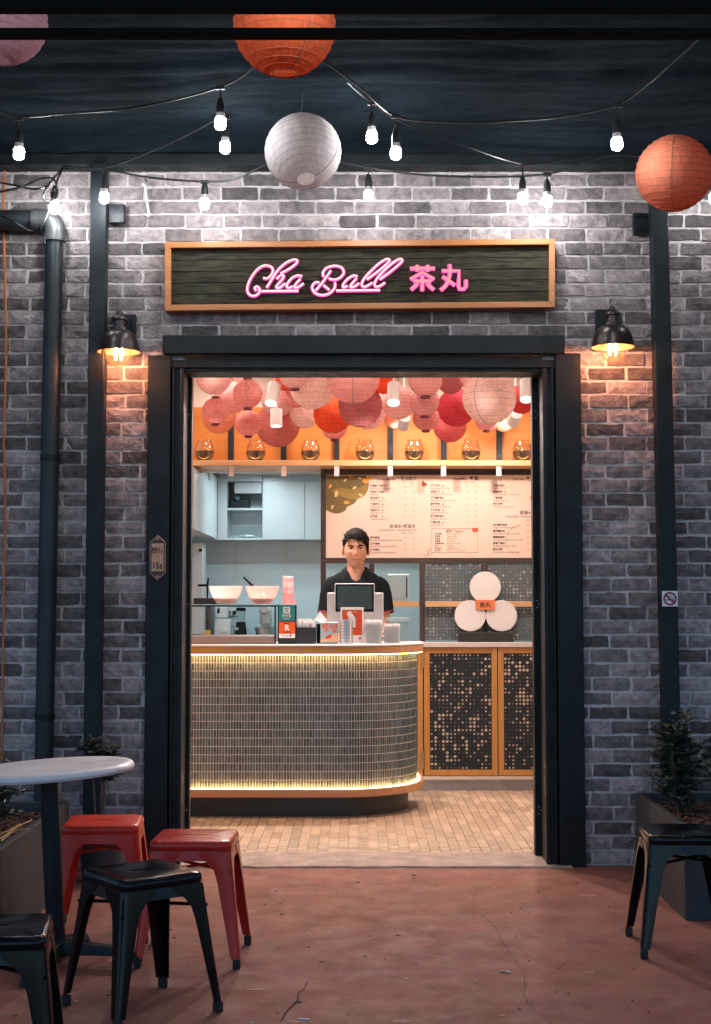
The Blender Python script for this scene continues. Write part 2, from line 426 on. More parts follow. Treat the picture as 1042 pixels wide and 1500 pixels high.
for c in cells:
    if c in near:
        o = bpy.data.objects.new('paver', pm_s if c[2] == 0 else pm); COL.objects.link(o); o.parent = floor
        o.location = (c[0], c[1], 0.007 + RNG.uniform(-0.0008, 0.0008)); o.rotation_euler = (0, 0, RNG.uniform(-1, 1) * 0.012)
        if c[2] and c[2] < PL - 0.001: o.scale = (1, (c[2] - GAP) / (PL - GAP), 1)
    else:
        l = c[2] or PW
        t = chamfer_tile(PW - GAP, l - GAP, 0.0065); rest.add([p + Vector((c[0], c[1], 0.007)) for p in t.v], t.f)
obj('pavers_beyond', rest, M['paver_more'], floor, kind='stuff')
M['slate'] = mat('slate', (0.15, 0.135, 0.135), 0.45, var=0.25, scale=6, bump=0.15, bscale=40)
xs = [0.14 + 0.31 * k for k in range(-4, 6)]
for i in range(len(xs) - 1):
    t = chamfer_tile(0.306, 0.60, 0.006); mb = MB(); mb.add([p + Vector(((xs[i] + xs[i + 1]) / 2, 10.30, 0.007)) for p in t.v], t.f)
    obj('floor_tile', mb, M['slate'], floor)

# ------------------------------------------------------------------ brick wall with its bricks
WY = 7.25
OX0, OX1, OZ = -1.045, 1.135, 2.56              # opening
mb = MB()
TOPZ = 3.72
mb.box(-6, OX0, WY + 0.004, 7.46, -0.05, TOPZ); mb.box(OX1, 6, WY + 0.004, 7.46, -0.05, TOPZ); mb.box(OX0, OX1, WY + 0.004, 7.46, OZ, TOPZ)
wall = obj('brick_wall', mb, M['mortar'])
tag(wall, 'grey brick wall with pale mortar around the shop doorway', 'wall')
CP, BP, JT = 0.0722, 0.1985, 0.0128
BL, BH = BP - JT, CP - JT
def brick_mesh(seed, L=BL, H=BH):
    r = random.Random(seed); mb = MB(); nx, nz = 5, 2; V = []; Fc = []
    off = Vector((r.uniform(0, 90), r.uniform(0, 90), 0))
    for j in range(nz + 1):
        for i in range(nx + 1):
            x = -L / 2 + L * i / nx; z = -H / 2 + H * j / nz
            ed = (i in (0, nx)) + (j in (0, nz))
            y = -0.006 + 0.0075 * noise.noise(off + Vector((i * 0.9, j * 1.1, 0))) + r.uniform(-0.0024, 0.0024) + (0.0045 if ed else 0)
            x += r.uniform(-1, 1) * (0.0038 if i in (0, nx) else 0.007); z += r.uniform(-1, 1) * 0.0030
            V.append((x, y, z))
    def id(i, j): return j * (nx + 1) + i
    for j in range(nz):
        for i in range(nx):
            a, b, c, d = id(i, j), id(i + 1, j), id(i + 1, j + 1), id(i, j + 1)
            Fc += [(a, b, c), (a, c, d)] if r.random() < 0.5 else [(a, b, d), (b, c, d)]
    ring = [id(i, 0) for i in range(nx + 1)] + [id(nx, j) for j in range(1, nz + 1)] + [id(i, nz) for i in range(nx - 1, -1, -1)] + [id(0, j) for j in range(nz - 1, 0, -1)]
    nb = len(V)
    for q in ring: V.append((V[q][0] * 1.012, 0.03, V[q][2] * 1.03))
    for k in range(len(ring)):
        k2 = (k + 1) % len(ring); Fc.append((ring[k], nb + k, nb + k2, ring[k2]))
    mb.add(V, Fc); return mb
BV = [mesh_of('brick', brick_mesh(100 + k), M['brick']) for k in range(14)]
bricks = []
for j in range(int(TOPZ / CP)):
    z = (j + 0.5) * CP + 0.004; sh = (0.5 if j % 2 else 0.0) + RNG.uniform(-0.06, 0.06)
    spans = [(-2.75, OX0 - 0.002), (OX1 + 0.002, 2.75)] if z < OZ + CP * 0.2 else [(-2.75, 2.75)]
    for (a, b) in spans:
        k = math.floor(a / BP) - 1
        while True:
            x0 = (k + sh) * BP; x1 = x0 + BP; k += 1
            if x0 > b: break
            x0c, x1c = max(x0, a), min(x1, b)
            if x1c - x0c < 0.035: continue
            bricks.append(((x0c + x1c) / 2, z, x1c - x0c))
def vis_area(b):
    x, z, l = b
    u0 = CX + (x - l / 2) * 287; u1 = CX + (x + l / 2) * 287; v = 880 - (z - CAMZ) * 285
    if v < 240 or v > 1262: return 0
    u0 = max(u0, 0); u1 = min(u1, 1042); w = u1 - u0
    if w <= 0: return 0
    for (a, c) in ((58, 92), (126, 157), (955, 992)): w -= max(0, min(u1, c) - max(u0, a))
    if 350 < v < 458: w -= max(0, min(u1, 815) - max(u0, 240))
    if v > 1105 and u0 < 200: w *= 0.3
    if v > 1060 and u1 > 940: w *= 0.3
    return w
rank = sorted(range(len(bricks)), key=lambda i: -vis_area(bricks[i])); top = set(rank[:300]); rest = MB()
for i, (x, z, l) in enumerate(bricks):
    dy = RNG.uniform(-0.005, 0.003)
    if i in top:
        o = bpy.data.objects.new('brick', RNG.choice(BV)); COL.objects.link(o); o.parent = wall
        o.location = (x, WY + dy, z); o.rotation_euler = (0, RNG.uniform(-1, 1) * 0.009, 0); o.scale = ((l - JT) / BL * RNG.uniform(0.985, 1.0), 1, RNG.uniform(0.95, 1.03))
    else:
        t = brick_mesh(5000 + i, l - JT); rest.add([p + Vector((x, WY + dy, z)) for p in t.v], t.f)
obj('bricks_beyond', rest, M['brick_more'], wall, kind='stuff')

# ------------------------------------------------------------------ door frame
fr = thing('door_frame', 'black painted door frame with wide boards around the open doorway', 'door frame', (0.04, 7.3, 0))
def zb(py, Y): return P(521, py, Y).z
def xx(px, Y): return (px - CX) * Y / F * 1.0 / 1.0
mb = MB(); mb.box(-1.062, -0.945, 7.205, 7.30, 0.0, zb(520, 7.2)); obj('casing_board', mb, M['black_paint'], fr, bev=0.004)
mb = MB(); mb.box(1.022, 1.152, 7.205, 7.30, 0.0, zb(517, 7.2)); obj('casing_board', mb, M['black_paint'], fr, bev=0.004)
mb = MB(); mb.box(-0.985, 1.070, 7.195, 7.32, zb(519, 7.2) + 0.003, zb(491, 7.2)); obj('lintel_board', mb, M['black_paint'], fr, bev=0.004)
for s, x0, x1 in ((-1, -0.943, -0.882), (1, 0.962, 1.020)):
    mb = MB(); mb.box(x0, x1, 7.235, 7.44, 0.0, zb(528, 7.25)); obj('jamb', mb, M['black_steel'], fr, bev=0.004)
    xa = x1 - 0.012 if s < 0 else x0; mb = MB(); mb.box(xa - 0.004, xa + 0.016, 7.222, 7.2345, 0.0, zb(538, 7.25)); obj('jamb_bead', mb, M['black_steel'], fr, bev=0.003)
    xa = (x0 + 0.006) if s < 0 else x1 - 0.018; mb = MB(); mb.box(xa, xa + 0.012, 7.215, 7.2345, 0.0, zb(533, 7.25)); obj('jamb_bead', mb, M['black_steel'], fr, bev=0.003)
mb = MB(); mb.box(-0.881, 0.961, 7.235, 7.44, zb(545, 7.25), zb(522, 7.25)); obj('head_rail', mb, M['black_steel'], fr, bev=0.004)
mb = MB(); mb.box(-0.945, 1.022, 7.215, 7.2345, zb(540, 7.25), zb(532, 7.25)); obj('head_bead', mb, M['black_steel'], fr, bev=0.003)
for s, x0, x1 in ((-1, -0.905, -0.862), (1, 0.930, 0.975)):
    mb = MB(); mb.box(x0, x1, 7.445, 7.515, 0.012, zb(553, 7.5)); st = obj('hinge_stile', mb, M['black_paint'], fr, bev=0.003)
    for py in (607, 885, 1187):
        z = zb(py, 7.44); cxm = (x0 + x1) / 2
        mb = MB(); mb.box(cxm - 0.014, cxm + 0.014, 7.4405, 7.4445, z - 0.03, z + 0.03); obj('hinge_plate', mb, M['black_steel'], st)
        mb = MB()
        for dx, dz in ((-0.004, 0.018), (0.007, 0.0), (-0.004, -0.018)): mb.sphere((cxm + dx, 7.440, z + dz), 0.0035, 8, 6)
        obj('screws', mb, M['ferrule'], st, kind='stuff')

# ------------------------------------------------------------------ posts, pipe, brackets
def post(px_t, py_t, px_b, py_b, w, Y, label, zt):
    a = P(px_t, py_t, Y); b = P(px_b, py_b, Y); d = (a - b) / (a.z - b.z)
    bot = b - d * b.z; topp = b + d * (zt - b.z)
    t = thing('steel_post', label, 'post', (bot.x, Y, 0))
    mb = MB(); h = w / 2
    V = []
    for c in (Vector((bot.x, Y, 0)), Vector((topp.x, Y, zt))):
        V += [c + Vector((sx * h, sy * h, 0)) for sx, sy in ((-1, -1), (1, -1), (1, 1), (-1, 1))]
    mb.add(V, [(0, 3, 2, 1), (4, 5, 6, 7), (0, 1, 5, 4), (1, 2, 6, 5), (2, 3, 7, 6), (3, 0, 4, 7)])
    obj('post_shaft', mb, M['black_steel'], t, bev=0.006)
    return t
pl = post(146, 300, 137, 1050, 0.082, 7.13, 'black square steel post between the drain pipe and the doorway', 3.55)
pr = post(965, 330, 981, 1000, 0.085, 7.13, 'black square steel post carrying the no smoking sticker', 3.55)
for t, (x0, x1, y0, y1), nb in ((pl, (160, 183, 300, 327), 0), (pr, (928, 953, 313, 343), 4)):
    a = P(x0, y1, 7.2); b = P(x1, y0, 7.2)
    mb = MB(); mb.box(a.x, b.x, 7.185, 7.225, a.z, b.z); pz = obj('bracket_plate', mb, M['black_steel'], t, bev=0.002)
    for k in range(nb):
        bx = a.x + 0.018 + (k % 2) * (b.x - a.x - 0.036); bz = a.z + 0.02 + (k // 2) * (b.z - a.z - 0.04)
        mb = MB(); mb.lathe([(0.008, -0.018), (0.008, 0.0)], 6, (bx, 7.185, bz), 'Y', True, True); obj('bolt', mb, M['black_paint'], pz)
t = thing('drain_pipe', 'black round drain pipe with an elbow running down the brick wall', 'pipe', (-1.63, 7.165, 0))
a = P(80, 345, 7.165); b = P(65, 1100, 7.165); d = (a - b) / (a.z - b.z); bot = b - d * b.z; topp = a
PR = 0.047
mb = MB(); mb.tube([bot, topp], PR, 20); obj('down_pipe', mb, M['pipe'], t, smooth=True)
e0 = topp + Vector((0, 0, -0.02)); e2 = P(52, 322, 7.165)
mb = MB(); mb.tube([e0, e0 + Vector((0, 0, 0.055)), Vector((e0.x - 0.02, e0.y, e2.z - 0.008)), Vector((e0.x - 0.05, e0.y, e2.z)), Vector((e2.x, e0.y, e2.z))], 0.054, 20, smooth=4)
mb.tube([e0 + Vector((0, 0, -0.012)), e0 + Vector((0, 0, 0.022))], 0.058, 20); mb.tube([Vector((e2.x - 0.012, e2.y, e2.z)), Vector((e2.x + 0.018, e2.y, e2.z))], 0.058, 20)
obj('elbow', mb, M['pipe_fit'], t, smooth=True)
mb = MB(); mb.tube([Vector((-3.2, e2.y, e2.z)), Vector((e2.x, e2.y, e2.z))], PR + 0.004, 20); obj('branch_pipe', mb, M['pipe'], t, smooth=True)
for zc in (0.75, 2.05):
    mb = MB(); cpt = bot + d * zc; mb.lathe([(0.050, -0.014), (0.0505, 0.014)], 20, cpt, 'Z'); mb.box(cpt.x - 0.018, cpt.x + 0.018, 7.21, 7.262, zc - 0.012, zc + 0.012); obj('pipe_clip', mb, M['black_paint'], t)

# thin orange line at the far left and the nail with a tie
mb = MB(); mb.tube([P(7, 246, 7.22), P(5, 300, 7.225), P(8, 420, 7.225), P(9, 520, 7.225), P(6, 640, 7.23), P(8, 760, 7.23), P(4, 1000, 7.23), P(3, 1240, 7.23)], 0.006, 6, smooth=5)
tag(obj('orange_line', mb, mat('orange_line', (0.55, 0.16, 0.04), 0.6), None, True), 'thin orange line running down the bricks left of the drain pipe', 'cord')
t = thing('cable_tie', 'white cable tie knotted on a nail in the bricks', 'cable tie', P(213, 300, 7.24))
mb = MB(); q = P(213, 262, 7.2); mb.tube([q + Vector((0, 0.06, 0)), q], 0.004, 6); obj('nail', mb, M['black_steel'], t)
mb = MB(); mb.tube([P(209, 269, 7.21), P(213, 273, 7.205), P(214, 285, 7.215), P(217, 305, 7.22), P(219, 317, 7.222)], 0.0055, 6, smooth=4); mb.tube([P(208, 271, 7.21), P(216, 276, 7.20)], 0.006, 6); obj('tie_band', mb, mat('white_tie', (0.75, 0.70, 0.66), 0.6), t, True)

# ------------------------------------------------------------------ fabric canopy and its bars
def canopy_z(x, y):
    b = 3.60 + 0.035 * (7.2 - y)
    s = 0.055 * noise.noise((x * 0.55, y * 1.3, 1.7)) + 0.030 * noise.noise((x * 1.1 + y * 0.5, y * 3.0, 5.2)) + 0.013 * noise.noise((x * 1.6 - y * 1.1, y * 6.5, 9.1))
    s += 0.012 * (1 - abs(noise.noise((x * 0.9 + y * 0.8, y * 7.0, 3.3)))) ** 6 + 0.0022 * noise.noise((x * 2.6 + y, y * 19.0, 4.4)) + 0.008 * (1 - abs(noise.noise((x * 1.4 - y * 0.9, y * 11.0, 8.3)))) ** 6
    k = min(1, (7.2 - y) / 0.35)
    return b + s * max(0, k)
mb = MB(); nx, ny = 220, 330; V = []; Fc = []
for j in range(ny + 1):
    y = 7.2 - 8.2 * (j / ny) ** 1.35
    for i in range(nx + 1):
        x = -4.4 + 8.8 * i / nx; V.append((x, y, canopy_z(x, y)))
for j in range(ny):
    for i in range(nx): a = j * (nx + 1) + i; Fc.append((a, a + 1, a + nx + 2, a + nx + 1))
mb.add(V, Fc)
cp = thing('canopy', 'dark sagging fabric canopy stretched over the seating area', 'canopy', (0, 7.1, 3.5))
o = obj('fabric', mb, M['cloth'], cp, smooth='all'); o.modifiers.new('thick', 'SOLIDIFY').thickness = 0.002
mb = MB(); mb.box(-4.4, 4.4, 7.115, 7.235, 3.545, 3.605); obj('wall_rail', mb, M['black_steel'], cp, bev=0.004)
for (y0, y1) in ((12, -10), (50, 40)):
    Yb = 4.35; mb = MB(); mb.box(-4.4, 4.4, Yb, Yb + 0.05, P(521, y0, Yb).z, P(521, y1, Yb).z); obj('cross_bar', mb, M['bar'], cp, bev=0.003)
for x in (-4.35, 4.35):
    for y in (4.35, 0.4):
        mb = MB(); mb.box(x - 0.05, x + 0.05, y + 0.001, y + 0.099, 0, 3.75); obj('leg', mb, M['black_steel'], cp, bev=0.004)

# ------------------------------------------------------------------ paper lanterns
def lantern_meshes(nr, seg, name):
    """unit lantern: shade open at both ends, hoops, dark outer lines for the shadow of inner wires"""
    prof = []; a0 = math.asin(0.24)
    for k in range(nr * 2 + 1):
        th = a0 + (math.pi - 2 * a0) * k / (nr * 2); f = 1.0 if k % 2 == 0 else 0.984
        prof.append((math.sin(th) * f, -math.cos(th) * f * 0.97))
    sh = MB().lathe(prof, seg)
    hp = MB()
    for k in range(nr + 1):
        r, z = prof[2 * k]; hp.lathe([(r * 1.0005, z - 0.008), (r * 1.007, z), (r * 1.0005, z + 0.008)], seg)
    for z, r in ((-0.94, 0.245), (0.94, 0.245)): hp.lathe([(r, z - 0.012), (r + 0.012, z), (r, z + 0.012), (r - 0.012, z), (r, z - 0.012)], 16)
    st = MB()  # dark lines outside the paper, painting the shadow of inner wires
    for s in (-1, 1):
        st.tube([(s * 0.24 * math.cos(0.5), s * 0.24 * math.sin(0.5), -0.94)] + [(s * math.sin(t) * 1.003 * math.cos(0.5), s * math.sin(t) * 1.003 * math.sin(0.5), -math.cos(t) * 0.972) for t in [0.3 + 0.254 * q for q in range(11)]] + [(s * 0.24 * math.cos(0.5), s * 0.24 * math.sin(0.5), 0.94)], 0.009, 5)
    return sh, hp, st
LS, LH, LT = lantern_meshes(15, 40, 'l')
LSs, LHs, LTs = lantern_meshes(11, 28, 's')
M['stay_shade'] = mat('stay_shade', (0.25, 0.14, 0.12), 0.6)
_lm = {}
def lantern(px, py, rpx, Y, col, label, ztop, group, big=False, cap=False, tilt=(0, 0), hoop=None, trans=0.5):
    c = P(px, py, Y); r = rpx * Y / F
    t = thing('paper_lantern', label, 'lantern', c, 0, group); t.rotation_euler = (tilt[0], tilt[1], RNG.uniform(0, 3))
    key = tuple(col)
    if key not in _lm:
        _lm[key] = (mat_paper('paper_%d' % len(_lm), col, trans), mat('hoop_%d' % len(_lm), tuple(q * 0.5 for q in col), 0.7))
    pm_, hm_ = _lm[key]
    for nm, src, mt in (('shade', LS if big else LSs, pm_), ('hoops', LH if big else LHs, hm_), ('stay_shadows', LT if big else LTs, M['stay_shade'])):
        mb = MB(); mb.add([p * r for p in src.v], src.f); obj(nm, mb, mt, t, smooth='all', world=False)
    if cap:
        cm = M.setdefault('lantern_cap', mat('lantern_cap', (0.16, 0.025, 0.05), 0.55))
        for s in (-1, 1):
            mb = MB(); mb.lathe([(0.27 * r, 0.90 * s * r), (0.30 * r, 0.93 * s * r), (0.30 * r, 1.07 * s * r), (0.24 * r, 1.07 * s * r)], 16); obj('end_cap', mb, cm, t, smooth=True, world=False)
    if tilt == (0, 0):
        mb = MB(); mb.tube([(0, 0, 0.9 * r), (0, 0, ztop - c.z)], 0.0015, 5); mb.tube([(-0.24 * r, 0, 0.93 * r), (0.24 * r, 0, 0.93 * r)], 0.0015, 5)
        obj('cord', mb, M['cable'], t, world=False)
    else:
        inv = t.rotation_euler.to_matrix().inverted(); a = inv @ Vector((0, 0, ztop - c.z))
        mb = MB(); mb.tube([(0, 0, 0.93 * r), a], 0.0015, 5); mb.tube([(-0.24 * r, 0, 0.93 * r), (0.24 * r, 0, 0.93 * r)], 0.0015, 5); obj('cord', mb, M['cable'], t, world=False)
    return t
GL = 'paper lanterns under the canopy'
for (px, py, r, Y, col, lab, tl) in (
        (417, 38, 77, 5.0, (0.93, 0.215, 0.085), 'large red orange paper lantern hanging behind the black bars', (0.0, 0.0)),
        (5, 31, 66, 5.3, (0.66, 0.36, 0.43), 'dusty mauve paper lantern under the canopy', (0.0, 0.12)),
        (444, 222, 57, 6.3, (0.80, 0.72, 0.71), 'crinkled white paper lantern hanging tilted above the sign', (0.22, 0.38)),
        (988, 254, 57.5, 6.35, (0.86, 0.27, 0.155), 'coral orange paper lantern hanging before the right steel post', (0.10, -0.08))):
    c = P(px, py, Y); lantern(px, py, r, Y, col, lab, canopy_z(c.x, c.y) + 0.004, GL, True, tilt=tl, trans=0.42)

# ------------------------------------------------------------------ string lights
def string_light(label, runs, bulbs):
    p0 = P(*runs[0][0]); t = thing('string_light', label, 'string light', p0, 0, 'festoon strings under the canopy')
    mb = MB()
    for r in runs: mb.tube([P(*q) for q in r], 0.0052, 6, smooth=6)
    obj('cable', mb, M['cable'], t, smooth=True)
    for (lx, ly, bx, by, Y, w) in bulbs:
        k = Y / F; c = P(bx, by, Y); br = 0.5 * w * k; h = w * 1.08 * k
        a = P(lx, ly, Y); a.y = Y
        so = MB(); zt = c.z + h / 2
        so.tube([a, Vector((c.x, Y, zt + 0.075))], 0.004, 6)
        so.lathe([(0.010, 0.085), (0.013, 0.070), (0.0165, 0.060), (0.0185, 0.045), (0.0185, 0.020)], 12, (c.x, Y, zt), 'Z', False, True)
        so.box(a.x - 0.020, a.x + 0.020, Y - 0.008, Y + 0.008, a.z - 0.010, a.z + 0.007)
        s_ = obj('socket', so, M['socket'], t, smooth=True)
        mb = MB(); mb.lathe([(0.0195, 0.020), (0.0205, 0.0), (br * 0.7, -0.002)], 12, (c.x, Y, zt)); obj('ferrule', mb, M['ferrule'], s_, smooth=True)
        mb = MB(); mb.lathe([(br * 0.62, 0), (br * 0.95, -h * 0.12), (br, -h * 0.3), (br, -h * 0.72), (br * 0.86, -h * 0.9), (br * 0.5, -h), (0.0005, -h * 1.01)], 12, (c.x, Y, zt))
        obj('bulb', mb, M['bulb'], s_, smooth=True)
string_light('black cable of white bulbs running low along the top of the bricks',
    [[(-30, 300, 7.1), (20, 325, 6.96), (45, 338, 7.07), (62, 330, 7.05), (75, 300, 7.05), (84, 265, 6.96), (92, 248, 7.1)],
     [(-30, 288, 6.96), (30, 274, 6.96), (60, 262, 7.07), (78, 262, 6.96), (84, 278, 6.96), (81, 292, 6.96), (70, 298, 7.07), (64, 288, 6.96), (70, 272, 6.96), (92, 246, 7.1)],
     [(-20, 264, 7.1), (25, 272, 7.1), (50, 277, 6.96), (72, 272, 6.96)], [(58, 331, 6.96), (64, 346, 7.07), (66, 358, 6.96)],
     [(92, 246, 7.1), (125, 250, 6.96), (153, 248, 7.05), (220, 260, 6.96), (300, 266, 6.96), (345, 262, 6.96), (390, 242, 6.96), (440, 232, 6.96), (500, 238, 6.96), (540, 246, 6.96), (620, 256, 6.96), (720, 259, 6.96), (802, 255, 6.96), (860, 238, 6.96), (900, 228, 6.96), (960, 235, 6.96), (1042, 262, 6.96), (1100, 262, 6.96)]],
    [(80, 284, 80, 305, 7.00, 15), (153, 249, 153, 290, 6.97, 14), (300, 266, 300, 299, 6.96, 14), (540, 247, 540, 287, 6.96, 13), (802, 255, 802, 295, 6.96, 14), (1044, 262, 1046, 291, 6.96, 14)])
string_light('black cable of white bulbs crossing behind the red orange lantern down to the wall',
    [[(92, 243, 7.1), (153, 246, 7.03), (230, 218, 6.9), (300, 184, 6.75), (345, 156, 6.55), (385, 108, 6.25), (425, 60, 5.9), (470, 82, 6.0), (500, 112, 6.15), (545, 151, 6.35), (600, 184, 6.5), (680, 213, 6.7), (766, 240, 6.95), (830, 234, 7.02), (890, 222, 7.09)]],
    [(330, 172, 330, 216, 6.62, 15.5), (545, 151, 545, 201, 6.35, 16), (766, 241, 766, 291, 6.95, 14.5)])
string_light('black cable of white bulbs strung high across the dark canopy',
    [[(-60, 150, 6.1), (0, 164, 6.2), (28, 172, 6.25), (100, 166, 6.25), (180, 160, 6.2), (260, 145, 6.15), (323, 127, 6.1), (360, 108, 6.0), (400, 70, 5.85), (440, 70, 5.85), (478, 92, 5.95), (530, 130, 6.1), (580, 170, 6.25), (650, 179, 6.25), (740, 178, 6.2), (830, 170, 6.15), (904, 153, 6.1), (950, 122, 6.0), (1000, 78, 5.85), (1042, 44, 5.7), (1110, 10, 5.5)]],
    [(28, 173, 28, 225, 6.25, 16), (323, 128, 323, 181, 6.1, 16.5), (580, 170, 580, 225, 6.25, 16), (904, 154, 904, 211, 6.1, 16.5)])

# unseen bulb strings added overhead to brighten the lanterns and floor
def added_string(label, pts, n):
    t = thing('string_light', label, 'string light', pts[0], 0, 'festoon strings under the canopy')
    q = spline([Vector(p) for p in pts], 8); mb = MB(); mb.tube(q, 0.0052, 6); obj('cable', mb, M['cable'], t, smooth=True)
    for i in range(n):
        c = q[int((i + 0.5) * (len(q) - 1) / n)]; so = MB()
        so.tube([c, c + Vector((0, 0, -0.05))], 0.004, 6); so.lathe([(0.010, -0.04), (0.0165, -0.06), (0.0185, -0.075), (0.0185, -0.10)], 12, c); s_ = obj('socket', so, M['socket'], t, smooth=True)
        mb = MB(); mb.lathe([(0.0195, -0.10), (0.0205, -0.12), (0.016, -0.122)], 12, c); obj('ferrule', mb, M['ferrule'], s_, smooth=True)
        mb = MB(); br = 0.025; h = 0.054; mb.lathe([(br * 0.62, -0.12), (br * 0.95, -0.12 - h * 0.12), (br, -0.12 - h * 0.3), (br, -0.12 - h * 0.72), (br * 0.86, -0.12 - h * 0.9), (br * 0.5, -0.12 - h), (0.0005, -0.12 - h * 1.01)], 12, c); obj('bulb', mb, M['bulb'], s_, smooth=True)
added_string('added unseen cable of white bulbs over the seating area in front of the black bars', [(-3.2, 4.6, 3.66), (-1.8, 4.5, 3.56), (-0.2, 4.5, 3.60), (1.2, 4.4, 3.56), (3.2, 4.5, 3.66)], 9)
added_string('added unseen cable of white bulbs over the street side of the seating area', [(-3.4, 2.2, 3.70), (-1.6, 2.0, 3.52), (0.1, 1.9, 3.62), (1.7, 2.0, 3.50), (3.4, 2.2, 3.70)], 8)
# ------------------------------------------------------------------ wall lamps
def wall_lamp(px_ax, py_rim, px_plate, label):
    Y = 7.05; rim = P(px_ax, py_rim, Y); zr = rim.z; xp = P(px_plate, 470, 7.23).x
    t = thing('wall_lamp', label, 'wall lamp', (xp, 7.23, zr), 0, 'bronze wall lamps beside the doorway')
    mb = MB(); mb.box(xp - 0.056, xp + 0.056, 7.205, 7.24, zr + 0.05, zr + 0.225); obj('back_plate', mb, M['black_paint'], t, bev=0.004)
    mb = MB(); mb.box(xp - 0.030, xp + 0.030, 7.185, 7.2045, zr + 0.07, zr + 0.205); obj('mount_block', mb, M['black_paint'], t, bev=0.004)
    mb = MB(); mb.tube([(xp, 7.19, zr + 0.155), (xp, 7.13, zr + 0.205), (rim.x, Y, zr + 0.205), (rim.x, Y, zr + 0.18)], 0.008, 8, smooth=4); obj('arm', mb, M['black_paint'], t, smooth=True)
    ax = (rim.x, Y, zr)
    mb = MB(); mb.lathe([(0.012, 0.205), (0.014, 0.19), (0.034, 0.180), (0.040, 0.172), (0.040, 0.162), (0.030, 0.158), (0.030, 0.128), (0.041, 0.124), (0.042, 0.108)], 20, ax, 'Z', False, True); obj('lamp_holder', mb, M['bronze'], t, smooth=True)
    prof = [(0.042, 0.110), (0.060, 0.105), (0.082, 0.086), (0.096, 0.058), (0.102, 0.028), (0.1065, 0.004), (0.1085, 0.0)]
    mb = MB(); mb.lathe(prof, 32, ax); sh = obj('shade', mb, M['bronze'], t, smooth=True)
    mb = MB(); mb.lathe([(0.010, 0.104)] + [(r - 0.0025, z - 0.003) for r, z in prof[:-1]] + [(0.1085, 0.0)], 32, ax); obj('shade_lining', mb, M['copper_in'], sh, smooth=True)
    g = [(0.022, 0.075), (0.028, 0.048)] + [(0.065 * math.sin(q), -0.012 + 0.062 * math.cos(q)) for q in [0.5 + 0.24 * k for k in range(11)]] + [(0.0005, -0.074)]
    mb = MB(); mb.lathe(g, 24, ax); gl = obj('glass_bulb', mb, M['clear_glass'], t, smooth=True)
    for dx in (-0.014, 0.014):
        mb = MB(); mb.lathe([(0.0050, -0.038), (0.0050, 0.020)], 8, (rim.x + dx, Y, zr), 'Z', True, True); obj('filament', mb, M['filament'], gl)
wall_lamp(174, 516, 184, 'bronze dome wall lamp with glowing bulb above the house number plaque')
wall_lamp(898, 509, 888, 'bronze dome wall lamp with glowing bulb beside the right steel post')

# ------------------------------------------------------------------ shop sign
t = thing('shop_sign', 'long framed dark wood sign with pink neon lettering above the door', 'sign', P(527, 405, 7.2))
SGY = 7.20
def sg(px, py, Y=SGY): return P(px, py, Y)
tl_, tr_, br_, bl_ = sg(243, 357), sg(812, 352), sg(812, 452), sg(243, 457)
def quad_bar(a, b, c, d, y0, y1):
    mb = MB(); V = [Vector((p.x, y0, p.z)) for p in (a, b, c, d)] + [Vector((p.x, y1, p.z)) for p in (a, b, c, d)]
    return mb.add(V, [(0, 1, 2, 3), (7, 6, 5, 4), (0, 4, 5, 1), (1, 5, 6, 2), (2, 6, 7, 3), (3, 7, 4, 0)])
fw = 0.030
ux = (tr_ - tl_).normalized(); uz = Vector((-ux.z, 0, ux.x))
itl, itr, ibr, ibl = tl_ + ux * fw - uz * fw, tr_ - ux * fw - uz * fw, br_ - ux * fw + uz * fw, bl_ + ux * fw + uz * fw
for q in ((tl_, tr_, itr, itl), (itr, tr_, br_, ibr), (ibl, ibr, br_, bl_), (tl_, itl, ibl, bl_)): obj('frame_rail', quad_bar(*q, 7.165, 7.242), M['sign_frame'], t, bev=0.002)
rows = 5
for k in range(rows):
    f0, f1 = k / rows, (k + 1) / rows - 0.012
    a, b = itl.lerp(ibl, f0), itr.lerp(ibr, f0); c, d_ = itr.lerp(ibr, f1), itl.lerp(ibl, f1)
    cuts = [0] + sorted(RNG.uniform(0.2, 0.8) for _ in range(1 + k % 2)) + [1]
    for i in range(len(cuts) - 1):
        g0, g1 = cuts[i] + (0.001 if i else 0), cuts[i + 1]
        y0 = 7.196 + RNG.uniform(0, 0.004)
        obj('plank', quad_bar(a.lerp(b, g0), a.lerp(b, g1), d_.lerp(c, g1), d_.lerp(c, g0), y0, 7.225), M['sign_wood'], t)
mb = quad_bar(itl, itr, ibr, ibl, 7.226, 7.234); obj('back_board', mb, M['black_paint'], t)
NE = []
def ne(ox, oy, sc, pts, red=False, thick=1.0, k=5): NE.append(([(ox + x / sc, oy + y / sc) for x, y in pts], red, thick, k))
A = (350, 370, 8.683); B = (445, 370, 6.5125); C3 = (590, 375, 9.473)
ne(*A, [(310, 320), (365, 325), (420, 270), (432, 210), (390, 170), (310, 168), (225, 225), (145, 340), (108, 450), (128, 525), (190, 550), (250, 520), (266, 470), (235, 430), (202, 450), (225, 485)])
ne(*A, [(355, 445), (420, 340), (500, 220), (600, 130), (690, 90), (738, 95), (735, 132), (650, 200), (530, 265)])
ne(*A, [(480, 335), (530, 290), (570, 292), (560, 330), (500, 400), (476, 435), (500, 452), (540, 432), (590, 390)])
ne(*A, [(805, 300), (750, 290), (680, 320), (620, 390), (610, 430), (640, 450), (680, 425)]); ne(*A, [(785, 330), (710, 420), (722, 447), (770, 430), (825, 390)])
ne(*A, [(290, 490), (760, 485)], k=1)
ne(*B, [(260, 170), (190, 270), (115, 360)]); ne(*B, [(190, 230), (185, 190), (220, 145), (300, 125), (365, 145), (382, 195), (345, 240), (290, 258), (240, 245)])
